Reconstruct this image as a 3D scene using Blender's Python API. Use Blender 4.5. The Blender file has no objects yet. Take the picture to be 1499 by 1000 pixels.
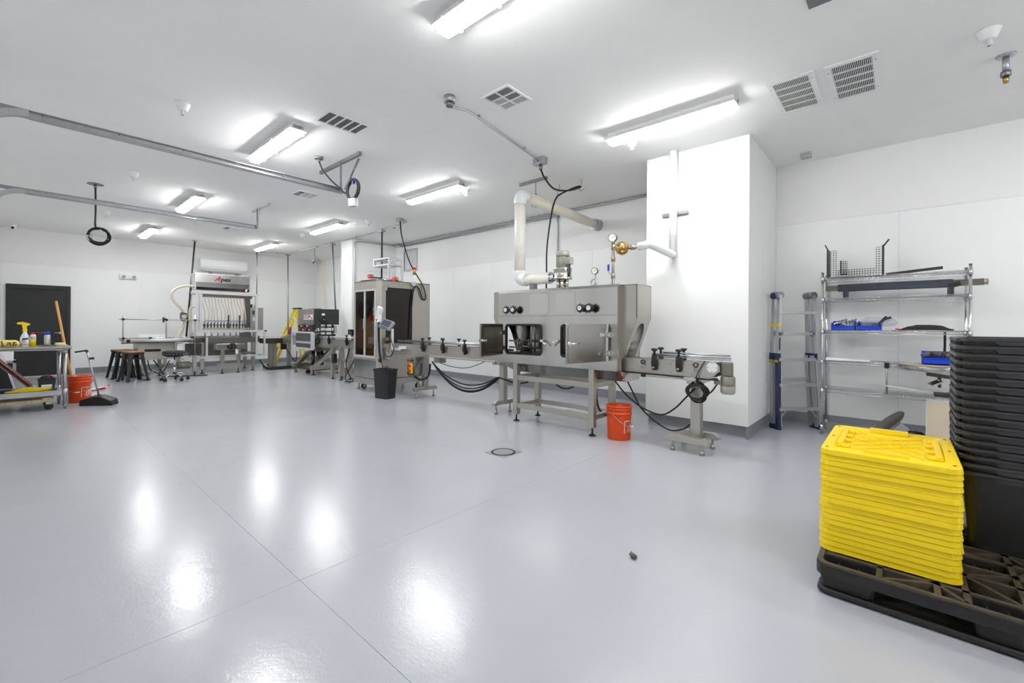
import bpy, math, random
from mathutils import Vector, Matrix, Euler

random.seed(7)
scene = bpy.context.scene
col = scene.collection
PI = math.pi

# ------------------------------------------------------------------ camera
YAW = math.radians(48.4); ROLL = 0.006
FWD = Vector((-math.cos(YAW), math.sin(YAW), 0)); RGT = Vector((math.sin(YAW), math.cos(YAW), 0)); UPV = Vector((0, 0, 1))
rc = RGT * math.cos(ROLL) + UPV * math.sin(ROLL)
uc = UPV * math.cos(ROLL) - RGT * math.sin(ROLL)
cam_data = bpy.data.cameras.new('camera')
cam_data.sensor_fit = 'HORIZONTAL'; cam_data.sensor_width = 36.0
cam_data.lens = 641.0 * 36.0 / 1499.0
cam_data.shift_y = -24.2 / 1499.0
cam_data.clip_start = 0.02
cam = bpy.data.objects.new('camera', cam_data); col.objects.link(cam)
cam.matrix_world = Matrix(((rc.x, uc.x, -FWD.x, 0), (rc.y, uc.y, -FWD.y, 0), (rc.z, uc.z, -FWD.z, 1.3), (0, 0, 0, 1)))
scene.camera = cam

# ------------------------------------------------------------------ world and exposure
world = bpy.data.worlds.new('world'); scene.world = world; world.use_nodes = True
world.node_tree.nodes['Background'].inputs[0].default_value = (0.9, 0.95, 1.0, 1)
world.node_tree.nodes['Background'].inputs[1].default_value = 0.3
scene.view_settings.view_transform = 'Standard'
try: scene.view_settings.look = 'None'
except Exception: pass
scene.view_settings.exposure = 0.0
scene.view_settings.gamma = 1.0
scene.view_settings.use_curve_mapping = False
LAMP_STRENGTH = 70.0            # emission of the ceiling-light lenses

# ------------------------------------------------------------------ materials
MATS = {}
def srgb(h):
    h = h.lstrip('#'); c = [int(h[i:i + 2], 16) / 255 for i in (0, 2, 4)]
    return tuple(x / 12.92 if x <= .04045 else ((x + .055) / 1.055) ** 2.4 for x in c) + (1,)
def mat(name, color, rough=.5, metal=0., noise=0., nscale=8., detail=5, stretch=(1, 1, 1), bump=0., bscale=60., spec=.5, coat=0., alpha=1., emit=0., trans=0., rvar=0.):
    """principled material with procedural colour variation, roughness variation and fine bump"""
    m = bpy.data.materials.new(name); m.use_nodes = True
    nt = m.node_tree; b = nt.nodes['Principled BSDF']
    c = srgb(color) if isinstance(color, str) else tuple(color) + (1,)
    b.inputs['Base Color'].default_value = c
    b.inputs['Roughness'].default_value = rough; b.inputs['Metallic'].default_value = metal
    b.inputs['Specular IOR Level'].default_value = spec
    if coat: b.inputs['Coat Weight'].default_value = coat; b.inputs['Coat Roughness'].default_value = .12
    if alpha < 1: b.inputs['Alpha'].default_value = alpha
    if trans: b.inputs['Transmission Weight'].default_value = trans
    if emit:
        b.inputs['Emission Color'].default_value = c; b.inputs['Emission Strength'].default_value = emit
    tc = mp = None
    def coords():
        nonlocal tc, mp
        if mp is None:
            tc = nt.nodes.new('ShaderNodeTexCoord'); mp = nt.nodes.new('ShaderNodeMapping')
            nt.links.new(tc.outputs['Object'], mp.inputs[0]); mp.inputs['Scale'].default_value = stretch
        return mp.outputs[0]
    if noise or rvar:
        n = nt.nodes.new('ShaderNodeTexNoise'); n.inputs['Scale'].default_value = nscale; n.inputs['Detail'].default_value = detail
        nt.links.new(coords(), n.inputs['Vector'])
        if noise:
            r = nt.nodes.new('ShaderNodeMapRange'); r.inputs[1].default_value = .25; r.inputs[2].default_value = .75
            r.inputs[3].default_value = 1 - noise; r.inputs[4].default_value = 1 + noise
            nt.links.new(n.outputs['Fac'], r.inputs[0])
            mx = nt.nodes.new('ShaderNodeMix'); mx.data_type = 'RGBA'; mx.blend_type = 'MULTIPLY'; mx.inputs['Factor'].default_value = 1
            mx.inputs[6].default_value = c
            nt.links.new(r.outputs[0], mx.inputs[7]); nt.links.new(mx.outputs[2], b.inputs['Base Color'])
        if rvar:
            r2 = nt.nodes.new('ShaderNodeValToRGB'); lo = max(.02, rough - rvar); hi = rough + rvar
            r2.color_ramp.elements[0].position = .25; r2.color_ramp.elements[0].color = (lo, lo, lo, 1)
            r2.color_ramp.elements[1].position = .75; r2.color_ramp.elements[1].color = (hi, hi, hi, 1)
            nt.links.new(n.outputs['Fac'], r2.inputs[0]); nt.links.new(r2.outputs[0], b.inputs['Roughness'])
    if bump:
        n2 = nt.nodes.new('ShaderNodeTexNoise'); n2.inputs['Scale'].default_value = bscale; n2.inputs['Detail'].default_value = 3
        nt.links.new(coords(), n2.inputs['Vector'])
        bp = nt.nodes.new('ShaderNodeBump'); bp.inputs['Strength'].default_value = bump; bp.inputs['Distance'].default_value = .01
        nt.links.new(n2.outputs['Fac'], bp.inputs['Height']); nt.links.new(bp.outputs[0], b.inputs['Normal'])
    MATS[name] = m
    return m
mat('wall_paint', '#ececeb', .6, noise=.02, nscale=1.5, bump=.05, bscale=90)
mat('wall_panel_frp', '#f0f1f0', .38, noise=.015, nscale=1.2, bump=.06, bscale=130)
mat('ceiling_paint', '#f6f6f4', .75, noise=.015, nscale=2, bump=.12, bscale=70)
mat('panel_trim', '#e4e8ec', .35, noise=.02)
mat('cove_base', '#85888e', .5, noise=.06, nscale=5)
mat('joint_dark', '#a9adb4', .6, noise=.05)
mat('stainless', '#b3b0aa', .24, 1., noise=.08, nscale=2., detail=1, stretch=(1.6, 1.6, .3))
mat('stainless_h', '#bdbcb9', .17, 1., noise=.12, nscale=2., detail=1, stretch=(1.8, 1.8, .25))
mat('stainless_bright', '#c9c7c2', .2, 1., noise=.05, nscale=6.)
mat('stainless_dull', '#b8b4ac', .36, .9, noise=.025, nscale=1.5)
mat('stainless_dark', '#6b665d', .35, 1., noise=.12, nscale=5.)
mat('galvanised', '#b4b7ba', .38, .9, noise=.08, nscale=25.)
mat('galv_dark', '#8d9093', .45, .9, noise=.1, nscale=25.)
mat('aluminium', '#c6c8ca', .35, .9, noise=.04, nscale=10)
mat('alu_white', '#d8dadd', .4, .35, noise=.03, nscale=10)
mat('chrome', '#d6d7d8', .12, 1., noise=.03)
mat('black_plastic', '#1c1c1d', .45, noise=.12, nscale=20)
mat('black_gloss', '#141415', .2, noise=.1, nscale=20)
mat('black_rubber', '#171717', .6, noise=.1, nscale=30)
mat('black_paint', '#29292a', .5, noise=.08, nscale=6)
mat('door_black', '#191a1b', .42, noise=.08, nscale=3, bump=.03)
mat('grey_plastic', '#8b8e90', .5, noise=.05)
mat('grey_paint', '#96958a', .5, .1, noise=.06, nscale=8)
mat('white_plastic', '#eef0f1', .4, noise=.02)
mat('white_matte', '#f2f2f0', .65, noise=.03)
mat('lens', (1., 1., 1.), .4, emit=LAMP_STRENGTH)
mat('yellow_plastic', '#fbd900', .36, noise=.02, nscale=4)
mat('yellow_paint', '#f2d80c', .4, noise=.05)
mat('yellow_hose', '#e2cf7a', .45, noise=.05)
mat('orange_plastic', '#d94600', .38, noise=.04, nscale=5)
mat('orange_bright', '#f0471a', .4, noise=.04)
mat('red_plastic', '#c4201f', .4, noise=.05)
mat('red_dark', '#8a2f28', .5, noise=.12, nscale=15)
mat('green_lens', '#2f6a4c', .3, noise=.05)
mat('amber_lens', '#f0a413', .3, noise=.05)
mat('blue_plastic', '#1540c8', .35, noise=.06)
mat('blue_dark', '#1d2c4e', .45, noise=.1)
mat('blue_grey_cloth', '#3f4650', .8, noise=.15, nscale=25, bump=.1)
mat('tote_black', '#2b2b2e', .32, noise=.06, nscale=6)
mat('pallet_black', '#1d1c1b', .45, noise=.18, nscale=9, bump=.25, bscale=45)
mat('pallet_scuffed', '#4c4437', .6, noise=.35, nscale=14, bump=.3, bscale=60)
mat('wood_seat', '#b98250', .45, noise=.22, nscale=5, stretch=(1, 14, 1))
mat('wood_pole', '#d39a41', .5, noise=.12, nscale=6, stretch=(10, 10, 1))
mat('wood_raw', '#b8a783', .65, noise=.2, nscale=6, stretch=(1, 12, 1))
mat('pvc', '#f3efe6', .35, noise=.02)
mat('pvc_cream', '#ebe3d1', .35, noise=.03)
mat('insulation', '#eff0f2', .55, noise=.03, bump=.05)
mat('brass', '#b0905a', .28, 1., noise=.08, nscale=15)
mat('bronze', '#a89a82', .4, .8, noise=.15, nscale=20)
mat('hose_clear', '#d9d2be', .35, noise=.06)
mat('tinted_glass', '#1b1713', .08, alpha=.86, noise=.05)
mat('tinted_glass2', '#2a2018', .06, alpha=.22, noise=.05)
mat('door_glass', '#8d887e', .14, .9, noise=.06, nscale=2, detail=1)
mat('amber_panel', '#b8781c', .35, noise=.2, nscale=3)
mat('clear_plastic', '#dfe4e6', .12, alpha=.06, noise=.02)
mat('bag_plastic', '#cfd4d8', .2, alpha=.45, noise=.1, nscale=20, bump=.6, bscale=25)
mat('paper_white', '#f4f4f2', .7, noise=.02)
mat('ink', '#202226', .6, noise=.05)
mat('ink_blue', '#27408c', .5, noise=.05)
mat('ink_red', '#c22a22', .5, noise=.05)
mat('tape_cream', '#e3d8b0', .6, noise=.05)
mat('wrapper_yellow', '#f0dc74', .4, noise=.05, bump=.2, bscale=40)
mat('screen', '#4b4f55', .2, noise=.03)
mat('motor_grey', '#7c7b6e', .45, .2, noise=.06)
mat('motor_light', '#a5a59b', .45, .2, noise=.06)
mat('filter_dark', '#3d3e40', .8, noise=.3, nscale=60)
mat('filter_grey', '#9a9c9e', .8, noise=.2, nscale=60)
mat('cream_board', '#cfc3a9', .5, .15, noise=.08, nscale=2)

def floor_material():
    m = bpy.data.materials.new('floor_epoxy'); m.use_nodes = True; nt = m.node_tree; b = nt.nodes['Principled BSDF']
    tc = nt.nodes.new('ShaderNodeTexCoord')
    def noise(scale, detail=4, rough=.6, vec=None):
        n = nt.nodes.new('ShaderNodeTexNoise'); n.inputs['Scale'].default_value = scale; n.inputs['Detail'].default_value = detail
        n.inputs['Roughness'].default_value = rough
        nt.links.new(vec or tc.outputs['Object'], n.inputs['Vector']); return n.outputs['Fac']
    def ramp(fac, stops):
        r = nt.nodes.new('ShaderNodeValToRGB'); nt.links.new(fac, r.inputs[0])
        e = r.color_ramp.elements
        while len(e) < len(stops): e.new(.5)
        for el, (p, c) in zip(e, stops): el.position = p; el.color = c
        return r.outputs[0]
    base = ramp(noise(.55, 5), [(.3, srgb('#adb0b7')), (.7, srgb('#b4b6bd'))])
    nt.links.new(base, b.inputs['Base Color'])
    nt.links.new(ramp(noise(.9, 3), [(.2, (.17, .17, .17, 1)), (.8, (.25, .25, .25, 1))]), b.inputs['Roughness'])
    b.inputs['Specular IOR Level'].default_value = .75
    bp = nt.nodes.new('ShaderNodeBump'); bp.inputs['Strength'].default_value = .1; bp.inputs['Distance'].default_value = .006
    nt.links.new(noise(55, 2), bp.inputs['Height'])
    bp2 = nt.nodes.new('ShaderNodeBump'); bp2.inputs['Strength'].default_value = .1; bp2.inputs['Distance'].default_value = .02
    nt.links.new(noise(4, 2), bp2.inputs['Height']); nt.links.new(bp.outputs[0], bp2.inputs['Normal'])
    nt.links.new(bp2.outputs[0], b.inputs['Normal'])
    MATS['floor_epoxy'] = m
floor_material()

# ------------------------------------------------------------------ mesh helpers
ORG = {}                        # object name -> world offset of its local frame
class MB:
    def __init__(s): s.v = []; s.f = []; s.sm = []
    def add(s, vs, fs, smooth=False):
        o = len(s.v); s.v += [tuple(p) for p in vs]
        for i, f in enumerate(fs):
            s.f.append(tuple(a + o for a in f)); s.sm.append(smooth if isinstance(smooth, bool) else smooth[i])
        return s
    def box(s, x0, x1, y0, y1, z0, z1):
        if x0 > x1: x0, x1 = x1, x0
        if y0 > y1: y0, y1 = y1, y0
        if z0 > z1: z0, z1 = z1, z0
        v = [(x, y, z) for z in (z0, z1) for y in (y0, y1) for x in (x0, x1)]
        return s.add(v, [(0, 2, 3, 1), (4, 5, 7, 6), (0, 1, 5, 4), (2, 6, 7, 3), (0, 4, 6, 2), (1, 3, 7, 5)])
    def cb(s, c, size, rot=None):
        hx, hy, hz = [a / 2 for a in size]; c = Vector(c)
        R = rot if isinstance(rot, Matrix) else (Euler(rot).to_matrix() if rot else Matrix.Identity(3))
        v = [c + R @ Vector((x, y, z)) for z in (-hz, hz) for y in (-hy, hy) for x in (-hx, hx)]
        return s.add(v, [(0, 2, 3, 1), (4, 5, 7, 6), (0, 1, 5, 4), (2, 6, 7, 3), (0, 4, 6, 2), (1, 3, 7, 5)])
    def bar(s, p0, p1, w, t, up=(0, 0, 1)):
        """rectangular bar from p0 to p1, width w (across) and thickness t (along up)"""
        p0 = Vector(p0); p1 = Vector(p1); d = (p1 - p0).normalized(); u = Vector(up)
        a = d.cross(u)
        if a.length < 1e-5: a = d.cross(Vector((1, 0, 0)))
        a.normalize(); u = a.cross(d).normalized()
        v = [p + a * sx * w / 2 + u * sy * t / 2 for p in (p0, p1) for sx, sy in ((-1, -1), (1, -1), (1, 1), (-1, 1))]
        return s.add(v, [(0, 1, 2, 3), (7, 6, 5, 4), (0, 4, 5, 1), (1, 5, 6, 2), (2, 6, 7, 3), (3, 7, 4, 0)])
    def cyl(s, p0, p1, r, n=12, r2=None, caps=True):
        p0 = Vector(p0); p1 = Vector(p1); r2 = r if r2 is None else r2
        d = (p1 - p0).normalized(); a = d.cross(Vector((0, 0, 1)))
        if a.length < 1e-4: a = Vector((1, 0, 0))
        a.normalize(); b = d.cross(a)
        v = []
        for p, q in ((p0, r), (p1, r2)):
            for k in range(n):
                t = 2 * PI * k / n; v.append(p + (a * math.cos(t) + b * math.sin(t)) * q)
        f = [(k, (k + 1) % n, n + (k + 1) % n, n + k) for k in range(n)]; sm = [True] * n
        if caps: f += [tuple(range(n - 1, -1, -1)), tuple(range(n, 2 * n))]; sm += [False, False]
        return s.add(v, f, sm)
    def tube(s, pts, r, n=6, closed=False):
        pts = [Vector(p) for p in pts]; N = len(pts)
        v = []; prev = None
        for i, p in enumerate(pts):
            if closed: d = pts[(i + 1) % N] - pts[i - 1]
            else: d = pts[min(i + 1, N - 1)] - pts[max(i - 1, 0)]
            d.normalize()
            if prev is None:
                a = d.cross(Vector((0, 0, 1)))
                if a.length < 1e-3: a = d.cross(Vector((1, 0, 0)))
            else: a = prev - d * prev.dot(d)
            a.normalize(); prev = a; b = d.cross(a)
            rr = r(i / max(1, N - 1)) if callable(r) else r
            for k in range(n):
                t = 2 * PI * k / n; v.append(p + (a * math.cos(t) + b * math.sin(t)) * rr)
        f = []
        for i in range(N if closed else N - 1):
            j = (i + 1) % N
            for k in range(n):
                f.append((i * n + k, i * n + (k + 1) % n, j * n + (k + 1) % n, j * n + k))
        sm = [True] * len(f)
        if not closed: f += [tuple(range(n - 1, -1, -1)), tuple((N - 1) * n + k for k in range(n))]; sm += [False, False]
        return s.add(v, f, sm)
    def prism(s, poly, axis, a, b):
        """polygon in the plane normal to axis: 'x' -> (y,z), 'y' -> (x,z), 'z' -> (x,y)"""
        n = len(poly)
        def P(q, t):
            return {'x': (t, q[0], q[1]), 'y': (q[0], t, q[1]), 'z': (q[0], q[1], t)}[axis]
        v = [P(q, a) for q in poly] + [P(q, b) for q in poly]
        f = [tuple(range(n - 1, -1, -1)), tuple(range(n, 2 * n))] + [(k, (k + 1) % n, n + (k + 1) % n, n + k) for k in range(n)]
        return s.add(v, f)
    def lathe(s, prof, c=(0, 0, 0), axis='z', n=20, closed=False, smooth=True):
        """profile of (radius, height) turned about an axis through c"""
        v = []; c = Vector(c)
        for r, h in prof:
            for k in range(n):
                t = 2 * PI * k / n; x, y = r * math.cos(t), r * math.sin(t)
                v.append(c + Vector({'z': (x, y, h), 'x': (h, x, y), 'y': (x, h, y)}[axis]))
        f = []; m = len(prof)
        for i in range(m if closed else m - 1):
            j = (i + 1) % m
            for k in range(n): f.append((i * n + k, i * n + (k + 1) % n, j * n + (k + 1) % n, j * n + k))
        sm = [smooth] * len(f)
        if not closed: f += [tuple(range(n - 1, -1, -1)), tuple((m - 1) * n + k for k in range(n))]; sm += [False, False]
        return s.add(v, f, sm)
    def sphere(s, c, r, n=12, m=8, sz=1.):
        return s.lathe([(max(1e-4, r * math.sin(PI * i / m)), -r * sz * math.cos(PI * i / m)) for i in range(m + 1)], c, 'z', n)
    def rrect_ring(s, x0, x1, y0, y1, rad, z_list, seg=5, cap_top=True, cap_bot=True, inset=None):
        """stack of rounded rectangles (z, inset) lofted"""
        rings = []
        for z, ins in z_list:
            a0, a1, b0, b1 = x0 + ins, x1 - ins, y0 + ins, y1 - ins; r = max(.002, rad - ins * .5); pts = []
            for cx, cy, t0 in ((a1 - r, b1 - r, 0), (a0 + r, b1 - r, PI / 2), (a0 + r, b0 + r, PI), (a1 - r, b0 + r, 1.5 * PI)):
                for k in range(seg + 1):
                    t = t0 + PI / 2 * k / seg; pts.append((cx + r * math.cos(t), cy + r * math.sin(t), z))
            rings.append(pts)
        n = len(rings[0]); v = [p for rg in rings for p in rg]; f = []
        for i in range(len(rings) - 1):
            for k in range(n): f.append((i * n + k, i * n + (k + 1) % n, (i + 1) * n + (k + 1) % n, (i + 1) * n + k))
        sm = [False] * len(f)
        if cap_bot: f.append(tuple(range(n - 1, -1, -1))); sm.append(False)
        if cap_top: f.append(tuple((len(rings) - 1) * n + k for k in range(n))); sm.append(False)
        return s.add(v, f, sm)
    def xform(s, M):
        s.v = [tuple(M @ Vector(p)) for p in s.v]; return s
    def build(s, name, material, parent=None, bevel=0., label=None, org=None, recalc=False):
        me = bpy.data.meshes.new(name)
        if parent is not None: off = ORG.get(parent.name, Vector((0, 0, 0)))
        elif org is not None: off = Vector(org)
        else:
            xs, ys, zs = zip(*s.v); off = Vector(((min(xs) + max(xs)) / 2, (min(ys) + max(ys)) / 2, min(zs)))
        me.from_pydata([(p[0] - off.x, p[1] - off.y, p[2] - off.z) for p in s.v], [], s.f)
        me.polygons.foreach_set('use_smooth', s.sm)
        if recalc:
            import bmesh
            bm = bmesh.new(); bm.from_mesh(me); bmesh.ops.recalc_face_normals(bm, faces=bm.faces); bm.to_mesh(me); bm.free()
        me.update()
        me.materials.append(MATS[material] if isinstance(material, str) else material)
        o = bpy.data.objects.new(name, me); col.objects.link(o)
        if parent is not None: o.parent = parent; ORG[o.name] = off
        else: o.location = off; ORG[o.name] = off
        if bevel:
            bv = o.modifiers.new('bevel', 'BEVEL'); bv.width = bevel; bv.segments = 2; bv.limit_method = 'ANGLE'; bv.angle_limit = .6
        if label: o['label'] = label
        return o
def box(*a): return MB().box(*a)
def tag(o, label, cat, group=None, kind=None):
    o['label'] = label; o['category'] = cat
    if group: o['group'] = group
    if kind: o['kind'] = kind
    return o
def thing(name, label, cat, loc, rz=0., group=None, local=False):
    o = bpy.data.objects.new(name, None); col.objects.link(o); o.empty_display_size = .1
    o.location = loc; o.rotation_euler = (0, 0, rz)
    ORG[o.name] = Vector((0, 0, 0)) if (local or rz) else Vector(loc)
    tag(o, label, cat, group); return o
def struct(name, mb, material, label=None, **k):
    o = mb.build(name, material, **k); o['kind'] = 'structure'
    if label: o['label'] = label
    return o
def dup(root, loc, rz=None, label=None):
    """a copy of a thing with copies of its parts and sub-parts, sharing mesh data"""
    r = root.copy(); col.objects.link(r); r.location = loc
    if rz is not None: r.rotation_euler = (0, 0, rz)
    if label: r['label'] = label
    for ch in list(root.children):
        c = ch.copy(); col.objects.link(c); c.parent = r
        for g in list(ch.children):
            d = g.copy(); col.objects.link(d); d.parent = c
    return r
def copy_part(o, off):
    c = o.copy(); col.objects.link(c); c.parent = o.parent; c.location = Vector(o.location) + Vector(off); return c
def bez(pts, n=8):
    """smooth curve through control points (Catmull-Rom)"""
    P = [Vector(p) for p in pts]; P = [P[0] * 2 - P[1]] + P + [P[-1] * 2 - P[-2]]; out = []
    for i in range(1, len(P) - 2):
        a, b, c, d = P[i - 1:i + 3]
        for k in range(n):
            t = k / n
            out.append(.5 * ((2 * b) + (c - a) * t + (2 * a - 5 * b + 4 * c - d) * t * t + (3 * b - a - 3 * c + d) * t ** 3))
    out.append(P[-2]); return out
def sag(p0, p1, drop, n=14):
    p0 = Vector(p0); p1 = Vector(p1)
    return [p0.lerp(p1, i / n) - Vector((0, 0, 4 * drop * (i / n) * (1 - i / n))) for i in range(n + 1)]
def coil(c, ax_u, ax_v, r, turns, jitter=.02, n=18):
    c = Vector(c); u = Vector(ax_u).normalized(); v = Vector(ax_v).normalized(); w = u.cross(v); out = []
    rr = random.Random(int(abs(c.x * 1000)) + turns)
    for t in range(turns):
        r1 = r * (1 + rr.uniform(-jitter, jitter) * 4); o = Vector((0, 0, 0)) + u * rr.uniform(-.1, .1) * r + v * rr.uniform(-.12, .06) * r
        r2 = r * (1 + rr.uniform(-jitter, jitter) * 4)
        for k in range(n):
            a = PI / 2 + 2 * PI * (k / n)
            out.append(c + o + u * r1 * math.cos(a) + v * r2 * math.sin(a) + w * (t - turns / 2 + k / n) * .008)
    return out
def text_mesh(txt, size, shear=0., bold=0.):
    cu = bpy.data.curves.new('lettering_curve', 'FONT'); cu.body = txt; cu.size = size; cu.align_x = 'CENTER'; cu.align_y = 'CENTER'; cu.shear = shear; cu.offset = bold
    cu.resolution_u = 3
    ob = bpy.data.objects.new('lettering_temp', cu); col.objects.link(ob)
    bpy.context.view_layer.update()
    me = bpy.data.meshes.new_from_object(ob.evaluated_get(bpy.context.evaluated_depsgraph_get()))
    vs = [tuple(v.co) for v in me.vertices]; fs = [tuple(p.vertices) for p in me.polygons]
    bpy.data.objects.remove(ob); bpy.data.curves.remove(cu); bpy.data.meshes.remove(me)
    return vs, fs
def letter(mb, txt, size, o, u, v, shear=0., sx=1., warp=None, bold=0.):
    """flat lettering at origin o, reading direction u, up v"""
    vs, fs = text_mesh(txt, size, shear, bold); o = Vector(o or (0, 0, 0)); u = Vector(u); v = Vector(v)
    mb.add([warp(x * sx, y) if warp else o + u * x * sx + v * y for x, y, z in vs], fs); return mb
# ================================================================== THE SETTING
H = 3.5; XF = -15.45; XR = 3.0; YW = 6.98; YG = -.45       # ceiling, far wall, right wall, long wall, garage-door wall
SEAM = 2.69; BASE = .16

# floor: base with poured slabs divided by saw-cut joints
fl = struct('floor', box(XF - .1, XR + .1, YG - .1, YW + .1, -.12, -.0015), 'joint_dark', 'grey epoxy coated concrete floor')
JX = [XF - .05, -11.2, -6.75, -2.27, XR + .05]; JY = [YG - .05, .95, YW + .05]
for i in range(len(JX) - 1):
    for j in range(len(JY) - 1):
        box(JX[i] + .0009, JX[i + 1] - .0009, JY[j] + .0009, JY[j + 1] - .0009, -.02, 0).build('slab', 'floor_epoxy', fl)

struct('ceiling', box(XF - .1, XR + .1, YG - .1, YW + .1, H, H + .1), 'ceiling_paint', 'white painted drywall ceiling')

def frp(parent, axis, plane, spans, z0=BASE, z1=SEAM, sgn=-1, t=.006):
    """wall panels: each sheet its own piece, proud of the wall, with a thin joint between sheets"""
    for a, b in spans:
        if axis == 'y': m = box(a + .0025, b - .0025, plane, plane + sgn * t, z0, z1)
        else: m = box(plane, plane + sgn * t, a + .0025, b - .0025, z0, z1)
        m.build('panel', 'wall_panel_frp', parent)
def spans(a, b, w=1.24, start=None):
    s = [a]; x = start if start is not None else a + w
    while x < b - .05: s.append(x); x += w
    s.append(b); return list(zip(s[:-1], s[1:]))

wl = struct('wall_long', box(XF - .1, XR + .1, YW, YW + .12, 0, H), 'wall_paint', 'long white wall behind the machine line')
frp(wl, 'y', YW, spans(XF, -11.1, 1.24)); frp(wl, 'y', YW, spans(-10.5, -2.53, 1.28, -9.35)); frp(wl, 'y', YW, spans(-1.3, XR, 1.28, -.02))
wf = struct('wall_far', box(XF - .12, XF, YG - .1, YW + .1, 0, H), 'wall_paint', 'white far wall with the black door')
frp(wf, 'x', XF, spans(.94, YW, 1.25, 2.2), sgn=1); frp(wf, 'x', XF, [(YG, -.28)], sgn=1)
frp(wf, 'x', XF, [(-.27, .94)], z0=2.29, sgn=1)
wg = struct('wall_garage', box(XF - .1, XR + .1, YG - .12, YG, 0, H), 'wall_paint', 'white wall on the garage door side')
frp(wg, 'y', YG, spans(XF, XR, 1.24), sgn=1)
wr = struct('wall_right', box(XR, XR + .12, YG - .1, YW + .1, 0, H), 'wall_paint', 'white end wall beyond the pallet')
frp(wr, 'x', XR, spans(YG, YW, 1.24))

# pillars bumped out of the long wall
PX0, PX1, PY = -2.53, -1.30, 5.53
p1 = struct('wall_pillar', box(PX0 + .035, PX1 - .035, PY + .035, YW + .02, 0, H), 'wall_paint', 'wide white panelled pillar beside the wire shelving')
box(PX0, PX1, PY, PY + .034, .15, SEAM).build('panel', 'wall_panel_frp', p1, bevel=.003)
box(PX0, PX1, PY + .003, PY + .034, SEAM + .004, H - .001).build('panel', 'wall_panel_frp', p1, bevel=.003)
for y0, y1 in ((PY + .036, 6.25), (6.254, YW - .008)):
    box(PX1 - .034, PX1, y0, y1, .15, SEAM).build('panel', 'wall_panel_frp', p1)
box(PX1 - .034, PX1 - .003, PY + .036, YW - .008, SEAM + .004, H - .001).build('panel', 'wall_panel_frp', p1)
box(PX0, PX0 + .034, PY + .036, YW - .008, .15, H - .001).build('panel', 'wall_panel_frp', p1)
CX0, CX1, CY = -11.1, -10.52, 5.66
p2 = struct('wall_column', box(CX0 + .02, CX1 - .02, CY + .02, YW + .02, 0, H), 'wall_paint', 'narrow white column between the capping machine and the machine cabinet')
box(CX0, CX1, CY, CY + .019, BASE, SEAM).build('panel', 'wall_panel_frp', p2)
box(CX0 + .004, CX1 - .004, CY + .005, CY + .019, SEAM + .004, H - .001).build('panel', 'wall_panel_frp', p2)
box(CX1 - .019, CX1, CY + .02, YW - .008, BASE, SEAM).build('panel', 'wall_panel_frp', p2)
box(CX1 - .019, CX1 - .004, CY + .02, YW - .008, SEAM + .004, H - .001).build('panel', 'wall_panel_frp', p2)
box(CX0, CX0 + .019, CY + .02, YW - .008, BASE, H - .001).build('panel', 'wall_panel_frp', p2)

def base_y(x0, x1, y, s):       # cove base along x: s = direction away from the wall
    return MB().prism([(y, 0), (y + s * .028, 0), (y + s * .012, .02), (y + s * .009, BASE - .01), (y, BASE - .003)], 'x', x0, x1)
def base_x(y0, y1, x, s):
    return MB().prism([(x, 0), (x + s * .028, 0), (x + s * .012, .02), (x + s * .009, BASE - .01), (x, BASE - .003)], 'y', y0, y1)
for nm, m, lb in (('baseboard_long', base_y(XF, CX0, YW, -1), 'grey cove base in the far corner of the long wall'),
                  ('baseboard_middle', base_y(CX1, PX0, YW, -1), 'grey cove base along the long wall behind the machines'),
                  ('baseboard_shelf', base_y(PX1, XR, YW, -1), 'grey cove base behind the wire shelving'),
                  ('baseboard_far', base_x(.94, YW, XF, 1), 'grey cove base along the far wall'),
                  ('baseboard_garage', base_y(XF, XR, YG, 1), 'grey cove base on the garage door wall'),
                  ('baseboard_right', base_x(YG, YW, XR, -1), 'grey cove base on the right end wall'),
                  ('baseboard_pillar', base_y(PX0 + .03, PX1 - .02, PY + .04, -1), 'grey cove base on the front of the wide pillar'),
                  ('baseboard_pillar_side', base_x(PY + .02, YW, PX1 - .03, 1), 'grey cove base on the side of the wide pillar'),
                  ('baseboard_column', base_y(CX0, CX1, CY + .02, -1), 'grey cove base on the front of the narrow column'),
                  ('baseboard_column_side', base_x(CY, YW, CX1 - .02, 1), 'grey cove base on the side of the narrow column')):
    struct(nm, m, 'cove_base', lb)

# panel cap strips at the seam height
for k, m in enumerate((box(XF, CX0, YW - .012, YW, SEAM - .004, SEAM + .006), box(CX1, PX0, YW - .012, YW, SEAM - .004, SEAM + .006),
                       box(PX1, XR, YW - .012, YW, SEAM - .004, SEAM + .006), box(XF, XF + .012, YG, YW, SEAM - .004, SEAM + .006))):
    struct('trim_%d' % (k + 1), m, 'panel_trim', 'thin white cap strip on the wall panels')
struct('trim_5', box(-.026, -.014, YW - .011, YW - .004, BASE, SEAM), 'panel_trim', 'thin joint strip on the wall behind the wire shelving')

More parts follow.
